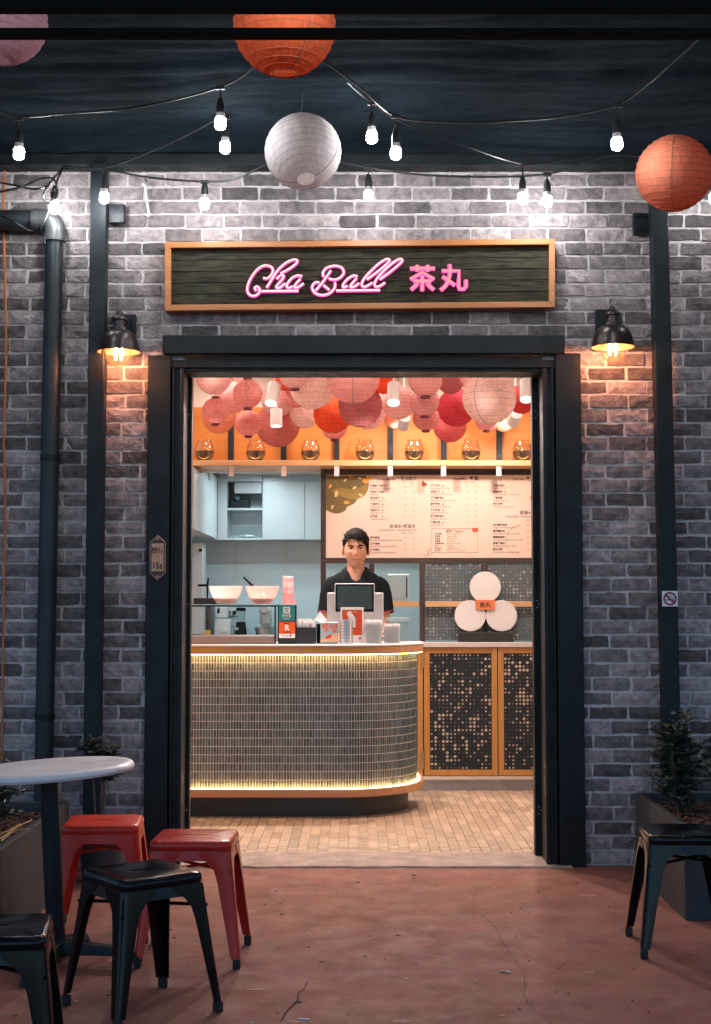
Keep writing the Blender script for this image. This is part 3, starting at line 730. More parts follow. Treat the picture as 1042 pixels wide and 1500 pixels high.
ne(*B, [(150, 285), (110, 285), (80, 330), (110, 385), (180, 405), (250, 385), (295, 335), (300, 285)]); ne(*B, [(190, 310), (245, 355)], k=1)
ne(*B, [(515, 225), (470, 220), (410, 260), (375, 310), (385, 332), (420, 315)]); ne(*B, [(505, 245), (450, 310), (457, 332), (490, 320), (530, 290)])
for dx in (0, 122): ne(*B, [(605 + dx, 255), (720 + dx, 170), (810 + dx, 90), (815 + dx, 65), (780 + dx, 65), (700 + dx, 120), (600 + dx, 220), (555 + dx, 290), (570 + dx, 325), (610 + dx, 315), (655 + dx, 285)])
ne(*B, [(310, 362), (730, 357)], k=1)
for s in ([(105, 170), (450, 170)], [(203, 125), (203, 210)], [(347, 125), (347, 210)], [(110, 322), (273, 225), (440, 322)], [(150, 345), (400, 345)], [(273, 275), (273, 480)], [(210, 380), (120, 465)], [(335, 380), (435, 465)], [(545, 203), (785, 203), (776, 400), (790, 455), (850, 455), (880, 420), (880, 330)], [(555, 280), (730, 405)]): ne(*C3, s, True, 1.35, 1)
ne(*C3, [(655, 115), (655, 250), (610, 390), (530, 470)], True, 1.35, 5)
for (pts, red, th, k) in NE:
    W3 = [P(x, y, 7.176) for x, y in pts]; W3 = spline(W3, k) if k > 1 else W3
    # glowing pink tube added as the halo on the board, bright core in front
    mb = MB(); mb.tube([p + Vector((0, 0.010, 0)) for p in W3], 0.0086 * th, 8); h_ = obj('neon_halo', mb, M['halo_pink'], t, smooth=True)
    mb = MB(); mb.tube([p + Vector((0, -0.0035, 0)) for p in W3], 0.0043 * th, 8); obj('neon_core', mb, M['neon_core_red'] if red else M['neon_core'], h_, smooth=True)

# ------------------------------------------------------------------ house number plaque and no smoking sticker
brass = mat('plaque_brass', (0.60, 0.29, 0.17), 0.4, metal=0.5, var=0.2, scale=30); dkb = mat('plaque_dark', (0.06, 0.035, 0.03), 0.5)
ink = mat('ink_black', (0.01, 0.01, 0.012), 0.6)
c = P(231.5, 817, 7.2); t = thing('house_plaque', 'small bronze house number plaque reading 15B on the left door board', 'plaque', c)
k = 7.2 / F
def hexa(w, h, tip): return [(c.x - w * k, c.z - h * k), (c.x, c.z - (h + tip) * k), (c.x + w * k, c.z - h * k), (c.x + w * k, c.z + h * k), (c.x, c.z + (h + tip) * k), (c.x - w * k, c.z + h * k)]
mb = MB().prism(hexa(11.6, 22.5, 10.5), 7.190, 7.2035); obj('rim', mb, brass, t, bev=0.001)
mb = MB().prism(hexa(10.6, 22, 9.3), 7.1885, 7.1897); obj('dark_field', mb, dkb, t)
mb = MB(); mb.box(c.x - 8.8 * k, c.x + 8.8 * k, 7.1865, 7.1882, c.z - 20 * k, c.z + 21 * k); obj('panel', mb, brass, t)
mb = MB()
for s in (-1, 1): mb.lathe([(0.0065, -0.003), (0.0065, 0)], 10, (c.x, 7.188, c.z + s * 27.5 * k), 'Y', True)
obj('screws', mb, brass, t, kind='stuff')
mb = MB(); text(mb, '拾伍', c.x, c.z + 7.5 * k, 9.5 * k, 7.1855, 'CENTER', 0.02); text(mb, '之', c.x + 6 * k, c.z + 5 * k, 4.5 * k, 7.1855, 'CENTER'); text(mb, '·', c.x, c.z - 2 * k, 10 * k, 7.1855, 'CENTER', 0.03)
text(mb, '15', c.x - 2.6 * k, c.z - 16 * k, 13 * k, 7.1855, 'CENTER', 0.025, 0.8); text(mb, 'B', c.x + 5.0 * k, c.z - 16 * k, 9.5 * k, 7.1855, 'CENTER', 0.025, 0.8); obj('lettering', mb, ink, t)
Ys = 7.0835; c = P(981.5, 877, Ys); k = Ys / F; t = thing('no_smoking_sticker', 'square white no smoking sticker with a dark red ring', 'sticker', (c.x, Ys, c.z)); w = 11.3 * k
mb = MB(); mb.box(c.x - w, c.x + w, Ys - 0.0015, Ys + 0.0035, c.z - w, c.z + w); obj('backing', mb, mat('sticker_white', (0.80, 0.78, 0.79), 0.5), t)
dred = mat('sticker_red', (0.22, 0.015, 0.022), 0.5)
mb = MB(); mb.lathe([(9.8 * k, 0), (7.2 * k, 0)], 32, (c.x, Ys - 0.003, c.z), 'Y'); a = 8 * k * 0.707; q = 1.5 * k * 0.707
mb.add([(c.x - a - q, Ys - 0.0032, c.z + a - q), (c.x + a - q, Ys - 0.0032, c.z - a - q), (c.x + a + q, Ys - 0.0032, c.z - a + q), (c.x - a + q, Ys - 0.0032, c.z + a + q)], [(0, 1, 2, 3)]); obj('prohibition_ring', mb, dred, t)
mb = MB(); mb.box(c.x - 5.8 * k, c.x + 5.6 * k, Ys - 0.0026, Ys - 0.0022, c.z - 2.4 * k, c.z - 0.9 * k); mb.tube([(c.x + 5 * k, Ys - 0.0024, c.z - 0.5 * k), (c.x + 5 * k, Ys - 0.0024, c.z + 2 * k), (c.x + 2 * k, Ys - 0.0024, c.z + 3.5 * k), (c.x, Ys - 0.0024, c.z + 5.5 * k)], 0.5 * k, 5); obj('cigarette_symbol', mb, ink, t)

# ------------------------------------------------------------------ metal stools
def rsq(h, r, n=5):
    out = []
    for (sx, sy, a0) in ((1, -1, -90), (1, 1, 0), (-1, 1, 90), (-1, -1, 180)):
        for k in range(n + 1):
            a = math.radians(a0 + 90 * k / n); out.append((sx * (h - r) + r * math.cos(a), sy * (h - r) + r * math.sin(a)))
    return out
def make_stool(label, paint):
    t = thing('metal_stool', label, 'stool', (0, 0, 0), 0, 'metal stools around the tables')
    # seat pan: top with a real hand slot, rolled rim
    bm = bmesh.new(); rings = []
    for (h, r, z) in ((0.136, 0.028, 0.4492), (0.143, 0.033, 0.4475), (0.149, 0.037, 0.442), (0.152, 0.039, 0.434), (0.153, 0.040, 0.420), (0.151, 0.039, 0.4165), (0.151, 0.039, 0.413)):
        rings.append([bm.verts.new((x, y, z)) for x, y in rsq(h, r)])
    for a, b in zip(rings[:-1], rings[1:]):
        n = len(a)
        for i in range(n): bm.faces.new((a[i], b[i], b[(i + 1) % n], a[(i + 1) % n]))
    slot = []
    for (cx_, a0) in ((0.036, -90), (-0.036, 90)):
        for k in range(5):
            a = math.radians(a0 + 45 * k); slot.append((cx_ + 0.009 * math.cos(a), 0.009 * math.sin(a)))
    s0 = [bm.verts.new((x, y, 0.4490)) for x, y in slot]; s1 = [bm.verts.new((x * 0.98, y * 0.85, 0.432)) for x, y in slot]
    for i in range(len(s0)): bm.faces.new((s0[i], s0[(i + 1) % len(s0)], s1[(i + 1) % len(s0)], s1[i]))
    e = [bm.edges.get((s0[i], s0[(i + 1) % len(s0)])) for i in range(len(s0))] + [bm.edges.get((rings[0][i], rings[0][(i + 1) % len(rings[0])])) for i in range(len(rings[0]))]
    bmesh.ops.triangle_fill(bm, edges=e, use_beauty=True)
    bmesh.ops.recalc_face_normals(bm, faces=bm.faces)
    me = bpy.data.meshes.new('seat'); bm.to_mesh(me); bm.free(); me.materials.append(paint)
    me.polygons.foreach_set('use_smooth', [True] * len(me.polygons))
    try: me.set_sharp_from_angle(angle=math.radians(40))
    except Exception: pass
    so = bpy.data.objects.new('seat', me); COL.objects.link(so); so.parent = t
    ap = MB()
    R0 = rsq(0.1485, 0.037); R1 = rsq(0.1545, 0.037); n = len(R0)
    ap.add([(x, y, 0.4128) for x, y in R0] + [(x, y, 0.378) for x, y in R1] + [(x * 0.97, y * 0.97, 0.378) for x, y in R1] + [(x * 0.97, y * 0.97, 0.4128) for x, y in R0],
           [(k * n + i, k * n + (i + 1) % n, (k + 1) % 4 * n + (i + 1) % n, (k + 1) % 4 * n + i) for k in range(4) for i in range(n)])
    obj('apron', ap, paint, t, smooth=True, world=False)
    zs = [(0.411, 0.125), (0.392, 0.112), (0.370, 0.084), (0.345, 0.066), (0.30, 0.057), (0.18, 0.046), (0.035, 0.033)]
    rub = M.setdefault('rubber', mat('rubber', (0.015, 0.015, 0.016), 0.8))
    for (sx, sy) in ((-1, -1), (1, -1), (1, 1), (-1, 1)):
        mb = MB(); V = []; Fc = []; nn = 0
        for (z, w) in zs:
            h = 0.1515 + (0.411 - z) * 0.112; r = min(0.026, w * 0.5); th = 0.004
            out = [(h - w, h), (h - r, h), (h - r * 0.62, h - r * 0.076), (h - r * 0.29, h - r * 0.29), (h - r * 0.076, h - r * 0.62), (h, h - r), (h, h - w)]
            inn = [(h - th, h - w), (h - th, h - r), (h - th - r * 0.25, h - th - r * 0.25), (h - r, h - th), (h - w, h - th)]
            ring = out + inn; nn = len(ring); V += [(sx * x, sy * y, z) for x, y in ring]
        for i in range(len(zs) - 1):
            for k in range(nn): Fc.append((i * nn + k, i * nn + (k + 1) % nn, (i + 1) * nn + (k + 1) % nn, (i + 1) * nn + k))
        Fc.append(tuple(range(nn))); Fc.append(tuple(range((len(zs) - 1) * nn, len(zs) * nn)))
        mb.add(V, Fc); lg = obj('leg', mb, paint, t, smooth=True, world=False)
        h = 0.1515 + 0.376 * 0.112; f = MB(); b0 = h - 0.026; b1 = h + 0.001; f.box(min(sx * b0, sx * b1), max(sx * b0, sx * b1), min(sy * b0, sy * b1), max(sy * b0, sy * b1), 0.0, 0.034)
        obj('rubber_foot', f, rub, lg, bev=0.004, world=False)
    for (a, b, dz) in (((-1, -1), (1, 1), 0.0), ((-1, 1), (1, -1), 0.007)):
        mb = MB(); q = 0.155; mb.tube([(a[0] * q, a[1] * q, 0.335 + dz), (b[0] * q, b[1] * q, 0.335 + dz)], 0.006, 6); obj('cross_brace', mb, paint, t, world=False)
    return t
M['red_gloss'] = mat('red_gloss', (0.58, 0.032, 0.013), 0.32, var=0.1, scale=9, rvar=0.03, spec=0.3)
M['red_gloss2'] = mat('red_gloss2', (0.46, 0.022, 0.013), 0.24, var=0.1, scale=9, rvar=0.02, spec=0.35)
M['black_gloss'] = mat('black_gloss', (0.003, 0.004, 0.005), 0.15, var=0.2, scale=9, rvar=0.04, spec=0.25)
for k_ in ('red_gloss', 'red_gloss2', 'black_gloss'): flecks(M[k_], (0.20, 0.16, 0.14), 70, 0.72, 0.76, 0.6)
def put(o, x, y, rz): o.location = (x, y, 0); o.rotation_euler = (0, 0, math.radians(rz)); return o
put(make_stool('bright red metal stool behind the white table pole by the wall', M['red_gloss']), -1.015, 5.80, 4)
put(make_stool('dark red glossy metal stool standing nearest the shop doorway', M['red_gloss2']), -0.605, 5.43, -2)
bs = put(make_stool('glossy black metal stool turned cornerwise in front of the dark red stool', M['black_gloss']), -0.700, 4.74, 37)
b2 = copy_tree(bs); put(b2, -0.985, 3.93, 8); b2['label'] = 'glossy black metal stool at the table, cut off by the picture edge'
b2['label'] = 'glossy black metal stool standing apart in front of the round table'
b3 = copy_tree(bs); put(b3, 1.262, 5.56, -2); b3['label'] = 'glossy black metal stool beside the right planter of bushes'

# ------------------------------------------------------------------ round table
t = thing('round_table', 'white round cafe table tilted on a black pedestal', 'table', (-1.092, 5.30, 0)); t.rotation_euler = (0, math.radians(-3.4), 0)
wt = flecks(mat('table_white', (0.66, 0.62, 0.62), 0.42, var=0.09, scale=5, rvar=0.12), (0.30, 0.26, 0.25), 24, 0.66, 0.75, 0.35, (1, 0.35, 1))
mb = MB(); mb.lathe([(0.001, 0.723), (0.280, 0.723), (0.302, 0.721), (0.312, 0.714), (0.315, 0.704), (0.311, 0.695), (0.298, 0.692), (0.001, 0.692)], 72); obj('table_top', mb, wt, t, smooth=True, world=False)
mb = MB(); mb.lathe([(0.034, 0.03), (0.034, 0.681)], 24, capb=True, capt=True); obj('pedestal', mb, M['black_paint'], t, smooth=True, world=False)
mb = MB(); mb.box(-0.12, 0.12, -0.12, 0.12, 0.680, 0.6915); obj('mount_plate', mb, M['black_paint'], t, world=False)
for k in range(4):
    a = math.radians(k * 90 - 8); mb = MB(); ca, sa = math.cos(a), math.sin(a)
    V = []
    for (r, hw, z0, z1) in ((0.0, 0.035, 0.035, 0.085), (0.05, 0.034, 0.04, 0.085), (0.22, 0.026, 0.030, 0.062), (0.275, 0.026, 0.022, 0.052), (0.30, 0.026, 0.004, 0.034), (0.318, 0.024, 0.0, 0.014)):
        for (w, z) in ((-hw, z0), (hw, z0), (hw * 0.8, z1), (-hw * 0.8, z1)): V.append((r * ca - w * sa, r * sa + w * ca, z))
    Fc = [(0, 1, 2, 3), tuple(range(20, 24))] + [(i * 4 + j, i * 4 + (j + 1) % 4, i * 4 + 4 + (j + 1) % 4, i * 4 + 4 + j) for i in range(5) for j in range(4)]
    mb.add(V, Fc); obj('base_arm', mb, M['black_paint'], t, bev=0.004, world=False)

# ------------------------------------------------------------------ planters and plants
plm = mat('planter_grey', (0.034, 0.038, 0.044), 0.6, var=0.25, scale=4, bump=0.1, bscale=40)
soil = mat('soil', (0.05, 0.030, 0.022), 0.95, var=0.5, scale=40, bump=1.0, bscale=60)
chip = mat('bark_chip', (0.16, 0.062, 0.038), 0.85, rand='island', randamt=0.6, var=0.0)
def planter(x0, x1, y0, y1, h, label):
    t = thing('planter_box', label, 'planter', ((x0 + x1) / 2, (y0 + y1) / 2, 0)); w = 0.028
    for (a, b, c, d) in ((x0, x1, y0, y0 + w), (x0, x1, y1 - w, y1), (x0, x0 + w, y0 + w + 0.001, y1 - w - 0.001), (x1 - w, x1, y0 + w + 0.001, y1 - w - 0.001)):
        mb = MB(); mb.box(a, b, c, d, 0.0, h); obj('side_panel', mb, plm, t, bev=0.003)
    mb = MB(); mb.box(x0 + w + 0.001, x1 - w - 0.001, y0 + w + 0.001, y1 - w - 0.001, 0.03, h - 0.055); obj('soil', mb, soil, t)
    mb = MB(); r = random.Random(int(x0 * 100))
    for _ in range(900):
        c = Vector((r.uniform(x0 + 0.04, x1 - 0.04), r.uniform(y0 + 0.04, y1 - 0.04), h - 0.054 + r.uniform(0, 0.016)))
        q = Matrix.Rotation(r.uniform(0, 6.28), 3, 'Z') @ Matrix.Rotation(r.uniform(-0.5, 0.5), 3, 'X'); a, b = r.uniform(0.006, 0.02), r.uniform(0.004, 0.009)
        mb.add([c + q @ Vector(p) for p in ((-a, -b, 0), (a, -b, 0), (a * 0.8, b, 0.002), (-a * 0.9, b, 0.001), (0, 0, 0.006))], [(0, 1, 4), (1, 2, 4), (2, 3, 4), (3, 0, 4), (0, 3, 2, 1)])
    obj('bark_chips', mb, chip, t, kind='stuff')
    return t
leafm = mat('leaf', (0.050, 0.066, 0.048), 0.42, rand='island', randamt=0.75, var=0.0, spec=0.5)
leafy = mat('leaf_young', (0.20, 0.14, 0.05), 0.45, rand='island', randamt=0.4, var=0.0)
stemm = mat('stem', (0.10, 0.07, 0.05), 0.85, var=0.3, scale=30, bump=0.4)
def leaf(mb, c, d, L, W, r):
    d = d.normalized(); s = d.cross(Vector((0, 0, 1)))
    if s.length < 1e-3: s = Vector((1, 0, 0))
    s.normalize(); roll = r.uniform(-0.9, 0.9); up = s.cross(d); s2 = s * math.cos(roll) + up * math.sin(roll); up2 = s2.cross(d)
    p = [c, c + d * L * 0.35 + s2 * W * 0.5 + up2 * 0.12 * W, c + d * L * 0.72 + s2 * W * 0.36 - up2 * 0.1 * W, c + d * L - up2 * 0.25 * L * 0.4, c + d * L * 0.72 - s2 * W * 0.36 - up2 * 0.1 * W, c + d * L * 0.35 - s2 * W * 0.5 + up2 * 0.12 * W, c + d * L * 0.5 - up2 * 0.15 * W]
    mb.add(p, [(0, 1, 6), (1, 2, 6), (2, 3, 6), (3, 4, 6), (4, 5, 6), (5, 0, 6)])
def shrub(base, stems, label, seed, spread, height, nshoots, lsize, clear=0.15, young=0.08, group=None):
    """stems from the base fork into shoots; leaves set along every shoot"""
    r = random.Random(seed); base = Vector(base); t = thing('shrub', label, 'shrub', base, 0, group)
    sm_ = MB(); lf = MB(); ly = MB()
    for k in range(stems):
        a = r.uniform(0, 6.28); lean = r.uniform(0.1, 0.5) * spread[0]
        tip = Vector((math.cos(a) * lean, math.sin(a) * lean * spread[1] / spread[0], height * r.uniform(0.5, 0.72)))
        root = Vector((math.cos(a) * 0.02, math.sin(a) * 0.02, 0)); mid = root.lerp(tip, 0.5) + Vector((r.uniform(-.02, .02), r.uniform(-.02, .02), 0.02))
        pts = spline([root, mid, tip], 5); sm_.tube([base + p for p in pts], [0.007, 0.0035], 6)
        for q in range(nshoots):
            s0 = pts[int(r.uniform(clear, 1.0) * (len(pts) - 1))]; a = r.uniform(0, 6.28); e = r.uniform(0.0, 1.25)
            d = Vector((math.cos(a) * math.cos(e) * spread[0] / spread[0], math.sin(a) * math.cos(e) * spread[1] / spread[0], math.sin(e)))
            Ls = r.uniform(0.35, 0.9) * spread[0] * (1.2 if e > 0.8 else 0.9)
            end = s0 + d * Ls; end.z = min(end.z, height * r.uniform(0.85, 1.03))
            sh = spline([s0, s0.lerp(end, 0.5) + Vector((0, 0, 0.02)), end], 4); sm_.tube([base + p for p in sh], [0.0028, 0.0012], 4)
            nl = r.randint(11, 18)
            for i in range(nl):
                f = 0.2 + 0.8 * i / (nl - 1); p = sh[0].lerp(sh[-1], f) + Vector((0, 0, 0.02 * (1 - abs(2 * f - 1)))); b = i * 2.4 + r.uniform(-0.4, 0.4)
                dd = (end - s0).normalized() * 0.55 + Vector((math.cos(b), math.sin(b), r.uniform(-0.2, 0.5)))
                tgt = ly if (f > 0.8 and r.random() < young * 3 and e > 0.5) else lf
                leaf(tgt, base + p, dd, lsize * r.uniform(0.7, 1.25), lsize * r.uniform(0.28, 0.42), r)
    obj('stems', sm_, stemm, t, smooth=True); cr = obj('crown', lf, leafm, t)
    if ly.v: obj('young_leaves', ly, leafy, cr)
    return t
planter(1.375, 1.86, 6.02, 7.06, 0.390, 'grey box planter with bark chips under the bushes right of the door')
planter(-1.86, -1.345, 5.45, 6.75, 0.390, 'grey box planter with soil behind the round table')
GS = 'bushes in the right planter'
shrub((1.52, 6.72, 0.33), 6, 'dark leafy bush with pale shoot tips in front of the right steel post', 3, (0.17, 0.16), 0.58, 22, 0.042, young=0.16)
shrub((1.70, 6.40, 0.33), 6, 'dark leafy bush in the right planter behind the black stool', 9, (0.18, 0.17), 0.54, 22, 0.042, young=0.05)
shrub((-1.55, 6.15, 0.33), 5, 'dark leafy bush in the grey planter under the table top', 21, (0.19, 0.18), 0.36, 12, 0.036, young=0.03)
shrub((-1.80, 6.40, 0.33), 4, 'tall thin dark bush left of the drain pipe', 27, (0.10, 0.10), 0.68, 8, 0.036, young=0.02)
# potted shrub behind the red stool
px = P(150, 1090, 6.85)
t = thing('plant_pot', 'dark round plant pot behind the bright red stool', 'plant pot', (px.x, 6.85, 0))
mb = MB(); mb.lathe([(0.085, 0.0), (0.105, 0.20), (0.112, 0.20), (0.112, 0.225), (0.100, 0.225), (0.096, 0.19), (0.001, 0.19)], 28, (px.x, 6.85, 0), capb=True); obj('pot', mb, plm, t, smooth=True)
shrub((px.x, 6.85, 0.19), 3, 'small potted shrub with orange tipped leaves behind the white table', 33, (0.115, 0.11), 0.64, 13, 0.044, clear=0.75, young=0.22)
# dry straw lying in the left planter
mb = MB()
for (a, b, c) in (((0, 1229), (25, 1212), (47, 1201)), ((2, 1232), (20, 1218), (41, 1214)), ((0, 1222), (14, 1216), (30, 1207))):
    mb.tube([PZ(q[0], q[1], 0.375 + 0.01 * i) for i, q in enumerate((a, b, c))], 0.003, 5, smooth=5)
tag(obj('dry_straw', mb, mat('straw', (0.50, 0.30, 0.10), 0.7), None, True), 'yellow dry stalks lying on the soil of the left planter', 'straw')

# ------------------------------------------------------------------ litter on the ground
def butt(px, py, rz, label, col):
    p = PZ(px, py, 0.0); t = thing('cigarette_butt', label, 'cigarette butt', (p.x, p.y, 0.0), math.radians(rz))
    mb = MB(); mb.lathe([(0.0038, -0.018), (0.0038, 0.006)], 10, (0, 0, 0.0042), 'X', True, False); obj('filter', mb, mat('butt_filter', col, 0.8), t, True, world=False)
    mb = MB(); mb.lathe([(0.0036, 0.006), (0.0034, 0.018), (0.002, 0.021)], 10, (0, 0, 0.0042), 'X', False, True); obj('paper_end', mb, M.setdefault('butt_paper', mat('butt_paper', (0.7, 0.64, 0.6), 0.8)), t, True, world=False)
butt(740, 1425, -20, 'tan cigarette butt lying beside the long floor crack', (0.62, 0.36, 0.20))
butt(445, 1495, -12, 'white cigarette butt lying at the end of the dark scratch', (0.66, 0.60, 0.57))
mb = MB(); r = random.Random(4)
for (x, y, s) in ((452, 1367, 0.007), (304, 1487, 0.006), (165, 1327, 0.02), (295, 1430, 0.004), (345, 1396, 0.004), (596, 1433, 0.005), (520, 1290, 0.004), (648, 1335, 0.003), (180, 1362, 0.007)):
    p = PZ(x, y, 0.0035); a = r.uniform(0, 3)
    q = [p + Vector((math.cos(a + k) * s * m, math.sin(a + k) * s * m * 0.6, 0)) for k, m in ((0, 1), (1.5, .6), (3, .9), (4.6, .7))]
    mb.add(q + [v + Vector((0, 0, 0.0015)) for v in q], [(4, 5, 6, 7), (0, 1, 5, 4), (1, 2, 6, 5), (2, 3, 7, 6), (3, 0, 4, 7)])
tag(obj('paper_scraps', mb, M['butt_paper']), 'tiny pale scraps of paper scattered on the concrete', 'litter', kind='stuff')

def specks(name, n, seed, lo, hi, m, z, sy=0.7):
    """small irregular flat marks pressed on the slab"""
    r = random.Random(seed); mb = MB()
    for _ in range(n):
        y = r.uniform(3.6, 7.1); x = r.uniform(-0.30, 0.30) * y; s = r.uniform(lo, hi) * r.random() ** 0.7; a0 = r.uniform(0, 6.28); k = 7
        ring = [Vector((x + math.cos(a0 + 6.283 * i / k) * s * r.uniform(0.6, 1.1), y + math.sin(a0 + 6.283 * i / k) * s * sy * r.uniform(0.6, 1.1), 0.0002)) for i in range(k)]
        mb.add(ring + [v + Vector((0, 0, z)) for v in ring], [tuple(range(k, 2 * k))] + [(i, (i + 1) % k, k + (i + 1) % k, k + i) for i in range(k)])
    return obj(name, mb, m, ground, kind='stuff')
specks('dark_spots', 130, 41, 0.004, 0.017, mat('dark_spot', (0.075, 0.038, 0.033), 0.85), 0.0022)
specks('pale_grit', 170, 43, 0.0025, 0.008, mat('pale_grit', (0.50, 0.33, 0.27), 0.85), 0.0030)
specks('worn_patches', 40, 47, 0.02, 0.06, mat('worn_patch', (0.37, 0.165, 0.125), 0.8, var=0.2, scale=60), 0.0012, 0.45)

# ------------------------------------------------------------------ shop shell
M['white_wall'] = mat('white_wall', (0.72, 0.66, 0.62), 0.7, var=0.05, scale=3)
M['kitchen_wall'] = mat('kitchen_wall', (0.68, 0.80, 0.84), 0.35, var=0.04, scale=2)
M['cabinet_white'] = mat('cabinet_white', (0.47, 0.52, 0.54), 0.3)
M['ply'] = mat_wood('ply', (0.52, 0.165, 0.022), (0.62, 0.225, 0.042), 0.5, 'X', 0.5)
M['pine'] = mat_wood('pine', (0.56, 0.30, 0.13), (0.68, 0.40, 0.19), 0.4, 'X')
M['door_wood'] = mat_wood('door_wood', (0.52, 0.225, 0.055), (0.62, 0.30, 0.085), 0.4, 'Z')
M['dark_wood'] = mat_wood('dark_wood', (0.022, 0.014, 0.011), (0.075, 0.042, 0.030), 0.5, 'X')
M['dark_wood_v'] = mat_wood('dark_wood_v', (0.022, 0.014, 0.011), (0.085, 0.045, 0.030), 0.5, 'Z')
M['counter_wood'] = mat_wood('counter_wood', (0.44, 0.19, 0.08), (0.58, 0.28, 0.125), 0.38, 'X')
M['steel'] = mat('steel', (0.62, 0.62, 0.63), 0.28, metal=0.9, var=0.06, scale=20)
M['pale_top'] = mat('pale_top', (0.66, 0.58, 0.55), 0.3, var=0.08, scale=18)
M['peg_black'] = mat('peg_black', (0.010, 0.017, 0.021), 0.5, var=0.2, scale=10)
M['dark_plinth'] = mat('dark_plinth', (0.018, 0.017, 0.017), 0.42, var=0.3, scale=5)
XL, XR, CEIL = -1.62, 1.78, 3.15
def struct(name, m, *boxes):
    mb = MB()
    for b in boxes: mb.box(*b)
    return obj(name, mb, m, kind='structure')
struct('shop_ceiling', M['white_wall'], (XL - 0.1, XR + 0.1, 7.462, 11.24, CEIL, CEIL + 0.1))
struct('side_wall_left', M['white_wall'], (XL - 0.1, XL, 7.462, 11.20, 0.0, CEIL - 0.002))
struct('side_wall_right', M['white_wall'], (XR, XR + 0.1, 7.462, 11.20, 0.0, CEIL - 0.002))
struct('bulkhead', M['white_wall'], (XL + 0.002, XR - 0.002, 11.11, 11.22, 2.34, CEIL - 0.002))
KY = 12.8
struct('kitchen_wall', M['kitchen_wall'], (XL - 0.1, XR + 0.1, KY, KY + 0.1, 0.0, 2.6), (XL - 0.1, XL, 11.205, KY - 0.002, 0.0, 2.6), (XR, XR + 0.1, 11.205, KY - 0.002, 0.0, 2.6))
struct('kitchen_ceiling', M['cabinet_white'], (XL + 0.002, XR - 0.002, 11.225, KY - 0.002, 2.435, 2.50))

# ------------------------------------------------------------------ jar shelf across the back
t = thing('jar_shelf', 'long timber wall shelf with orange back boards and black dividers', 'shelf', (0.1, 11.0, 2.36))
PY = 11.085
zs0, zs1 = P(521, 682, 10.75).z, P(521, 674, 10.75).z
ztop = 2.845
dv = [262, 339, 416, 493.5, 572, 650, 731, 808]
dx_ = [P(x, 650, PY).x for x in dv]
edges = [XL + 0.01] + dx_ + [XR - 0.01]
for i in range(len(edges) - 1):
    mb = MB(); mb.box(edges[i] + 0.002, edges[i + 1] - 0.002, PY, 11.108, zs1 + 0.004, ztop); obj('back_panel', mb, M['ply'], t)
for x in dx_:
    mb = MB(); mb.box(x - 0.021, x + 0.021, 11.03, PY - 0.001, zs1 + 0.002, ztop + 0.02); obj('divider', mb, M['black_steel'], t)
mb = MB(); mb.box(XL + 0.01, XR - 0.01, 10.75, 11.083, zs0, zs1); obj('shelf_board', mb, M['pine'], t, bev=0.002)
br = mat('bracket_pale', (0.74, 0.60, 0.58), 0.45)
for x in dx_:
    mb = MB(); k = 10.75 / F; z = P(521, 697, 10.75).z
    mb.box(x * 10.75 / PY - 0.019, x * 10.75 / PY + 0.019, 10.765, 10.775, z, zs0 - 0.001); obj('bracket', mb, br, t)
jarm = mat_glass('jar_glass', (0.99, 0.93, 0.85), 0.16); tea = mat('tea_leaves', (0.012, 0.006, 0.004), 0.6, col2=(0.10, 0.045, 0.015), scale=90, bump=1.0, bscale=120)
glint = mat('glint_amber', (0.75, 0.42, 0.10), 0.25)  # amber crescents painting the light caught in the jar glass
for i, (px, w) in enumerate(((300, 1), (375, 1), (455, 1), (535, 1.02), (607, 1), (690, 1.02), (765, 1))):
    Yj = 10.88; x = P(px, 660, Yj).x; j = thing('glass_jar', 'round glass jar half full of dark tea on the long shelf', 'jar', (x, Yj, zs1), 0, 'tea jars on the long shelf'); s = 1.0 * w
    c = (x, Yj, zs1 + 0.001)
    mb = MB(); mb.lathe([(0.001, 0.002), (0.044, 0.002), (0.062, 0.020), (0.0735, 0.060), (0.0735, 0.098), (0.064, 0.130), (0.052, 0.146), (0.050, 0.156), (0.055, 0.158), (0.055, 0.172), (0.050, 0.174)], 28, c); obj('jar_body', mb, jarm, j, smooth=True)
    mb = MB(); mb.lathe([(0.001, 0.006), (0.042, 0.006), (0.059, 0.024), (0.0705, 0.060), (0.0705, 0.080), (0.001, 0.083 + 0.004 * (i % 3))], 28, c); obj('tea', mb, tea, j, smooth=True)
    mb = MB(); pts = [(x + 0.047 * math.sin(a), Yj - 0.0700 + 0.010 * abs(math.sin(a)), zs1 + 0.062 - 0.045 * math.cos(a)) for a in [(-1.1 + 0.22 * q) for q in range(11)]]
    mb.tube(pts, [0.001, 0.002, 0.003, 0.004, 0.0045, 0.005, 0.0045, 0.004, 0.003, 0.002, 0.001], 6); obj('amber_glint', mb, glint, j, smooth=True)

